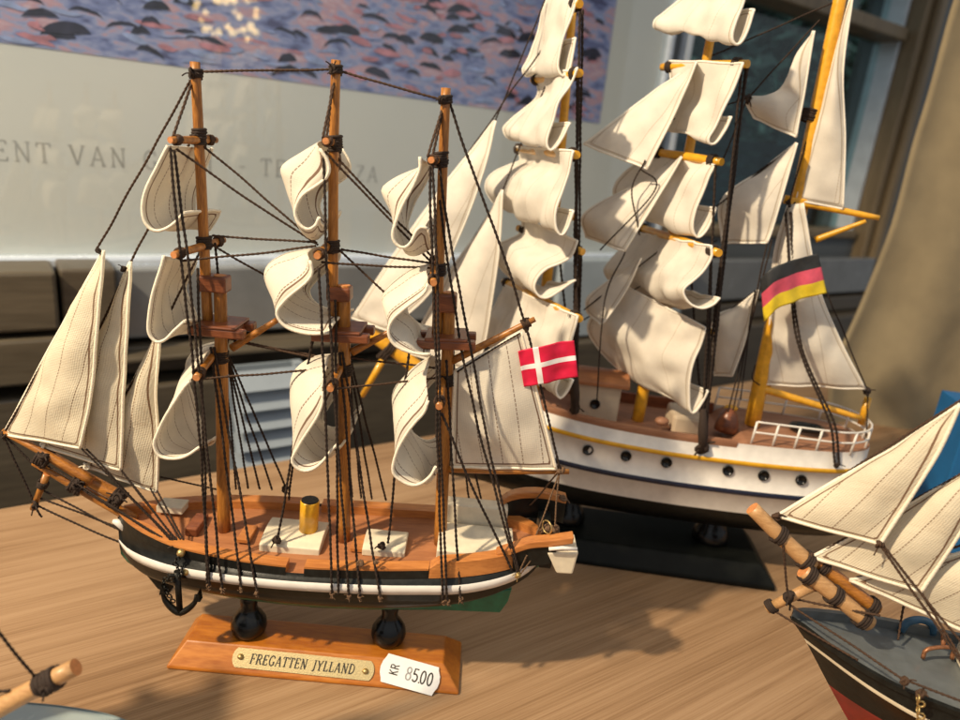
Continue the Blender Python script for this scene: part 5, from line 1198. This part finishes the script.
mb = MB()
for i in range(7): mb.coil(TR.p(918+(i % 2)*3, 698+i*6, -.037), TR.n if i % 2 else TR.a, .0016, .0005, 1, 0, 0, 0)
mb.build('chain', 'brass', third)
mb = MB(); c = TR.w(sB+.11, 0, tz_(sB+.11)); mb.tube([c, c+V((-.01, 0, .25))], [.0042, .0026], 14, 0, 1); mb.build('mast', ['spar', 'endgrain'], third)
mb = MB(); mb.box(TR.w(sB+.125, 0, .0076), TR.a*.085, TR.n*.026, (0, 0, .0075), 0, (.9, .7)); tst = mb.build('display_stand', 'base', third, bevel=.0012)
for q in (.075, .165):
    mb = MB(); mb.lathe(TR.w(sB+q, 0, .015), (0, 0, 1), [(.009, 0), (.0115, .006), (.008, .015), (.005, .022), (.006, .034)], 24); mb.build('support_knob', 'gloss', tst)

# ================================================================== the pale blue model whose bowsprit enters at the lower left
FO = Frame(-0.15, 0.235, 12.0)
fourth = thing('model_ship', 'pale blue-grey model ship, only its bow and bowsprit showing at the lower left corner', 'model ship', FO.w(-.12, 0, 0), 'model sailing ships on the table')
q = FO.p(150, 727); zF = q.z; sF = FO.s(q)
M['paleblue'] = mottled('pale_grey_blue_gloss', (0.30, 0.37, 0.38), 0.08, 0.22, 60, 0.05, 0.5)
FT = [(sF-.24, .008, .004), (sF-.22, .024, .002), (sF-.16, .034, 0), (sF-.10, .034, 0), (sF-.06, .029, .001), (sF-.03, .020, .003), (sF-.012, .011, .0045), (sF, .0012, .006)]
zF -= .011
mb = shipside(lambda s, d, z: FO.w(s, d, z), FT, 50, sF-.24, sF, lambda r: [(r[0], zF+r[1]), (r[0]*1.02, zF+r[1]-.006), (r[0]*1.02, zF+r[1]-.0065), (r[0]*.95, zF*.5+.025), (r[0]*.6, .048), (.0015, .045)], [0, 0, 1, 1, 2, 2])
mb.build('hull', ['paleblue', 'black', 'redlead'], fourth)
mb = MB(); prev = None
for i in range(40):
    s = sF-.239+.238*i/39; w_, up = crom(FT, s); rg = mb.ring([FO.w(s, d*w_*.99, zF+up-.0007+.002*(1-d*d)) for d in (-1, -.6, -.2, .2, .6, 1)])
    if prev: mb.bridge(prev, rg, 0, False, True)
    prev = rg
mb.build('deck', 'paleblue', fourth)
mb = MB(); mb.tube(catmull([FO.p(-60, 742), FO.p(0, 707), FO.p(76, 667)], 10), [.0046-.001*i/9 for i in range(10)], 16, 0, 1); fb = mb.build('bowsprit', ['cane', 'endgrain'], fourth)
mb = MB(); mb.coil(FO.p(49, 681), FO.p(76, 667)-FO.p(0, 707), .0042, .0011, 5, .0017, 0, .2); mb.knot(FO.p(46, 688, -.004), .0024, 0, 3); mb.build('lashing', 'dkrope', fb)
ropes(fourth, FO, [((-20, 610), (36, 679)), ((-30, 694), (10, 690))], .0007, 'dkrope')
def fw(s, z, d=0): return FO.w(s, d, z)
mb = MB(); mb.tube([fw(sF-.10, zF), fw(sF-.11, zF+.24)], [.004, .0026], 12, 0, 1); mb.build('mast', ['spar', 'endgrain'], fourth)
sail(fourth, [fw(sF-.115, zF+.21), fw(sF-.095, zF+.16), fw(sF-.075, zF+.11), fw(sF-.06, zF+.065)], [fw(sF-.115, zF+.21, -.001), fw(sF-.118, zF+.13, .01), fw(sF-.12, zF+.07, .014), fw(sF-.12, zF+.04, .016)], ('jib', 'hem'), 20, 30, .0009, .001, 'nfb', 'jib', .006)
mb = MB(); mb.tube([fw(sF-.20, zF), fw(sF-.205, zF+.22)], [.004, .0026], 12, 0, 1); mb.build('mast', ['spar', 'endgrain'], fourth)
for z0, h_, wd in ((.10, .055, .042), (.155, .045, .034)):
    yard(fourth, fw(sF-.205, zF+z0+h_), fw(sF-.205, zF+z0+h_, -wd), .0022)
    sail(fourth, [fw(sF-.205+x, zF+z0+h_*z, -wd*.95) for x, z in ((0, 1), (.02, .75), (.026, .4), (.012, .1), (0, .05))], [fw(sF-.205+x, zF+z0+h_*z, wd*.95) for x, z in ((0, 1), (.02, .75), (.026, .4), (.012, .1), (0, .05))], hem=.00085)
mb = MB(); mb.box(FO.w(sF-.13, 0, .0076), FO.a*.085, FO.n*.026, (0, 0, .0075), 0, (.9, .7)); fst = mb.build('display_stand', 'base', fourth, bevel=.0012)
for q in (-.08, -.17):
    mb = MB(); mb.lathe(FO.w(sF+q, 0, .015), (0, 0, 1), [(.009, 0), (.0115, .006), (.008, .015), (.005, .022), (.006, .034)], 24); mb.build('support_knob', 'gloss', fst)
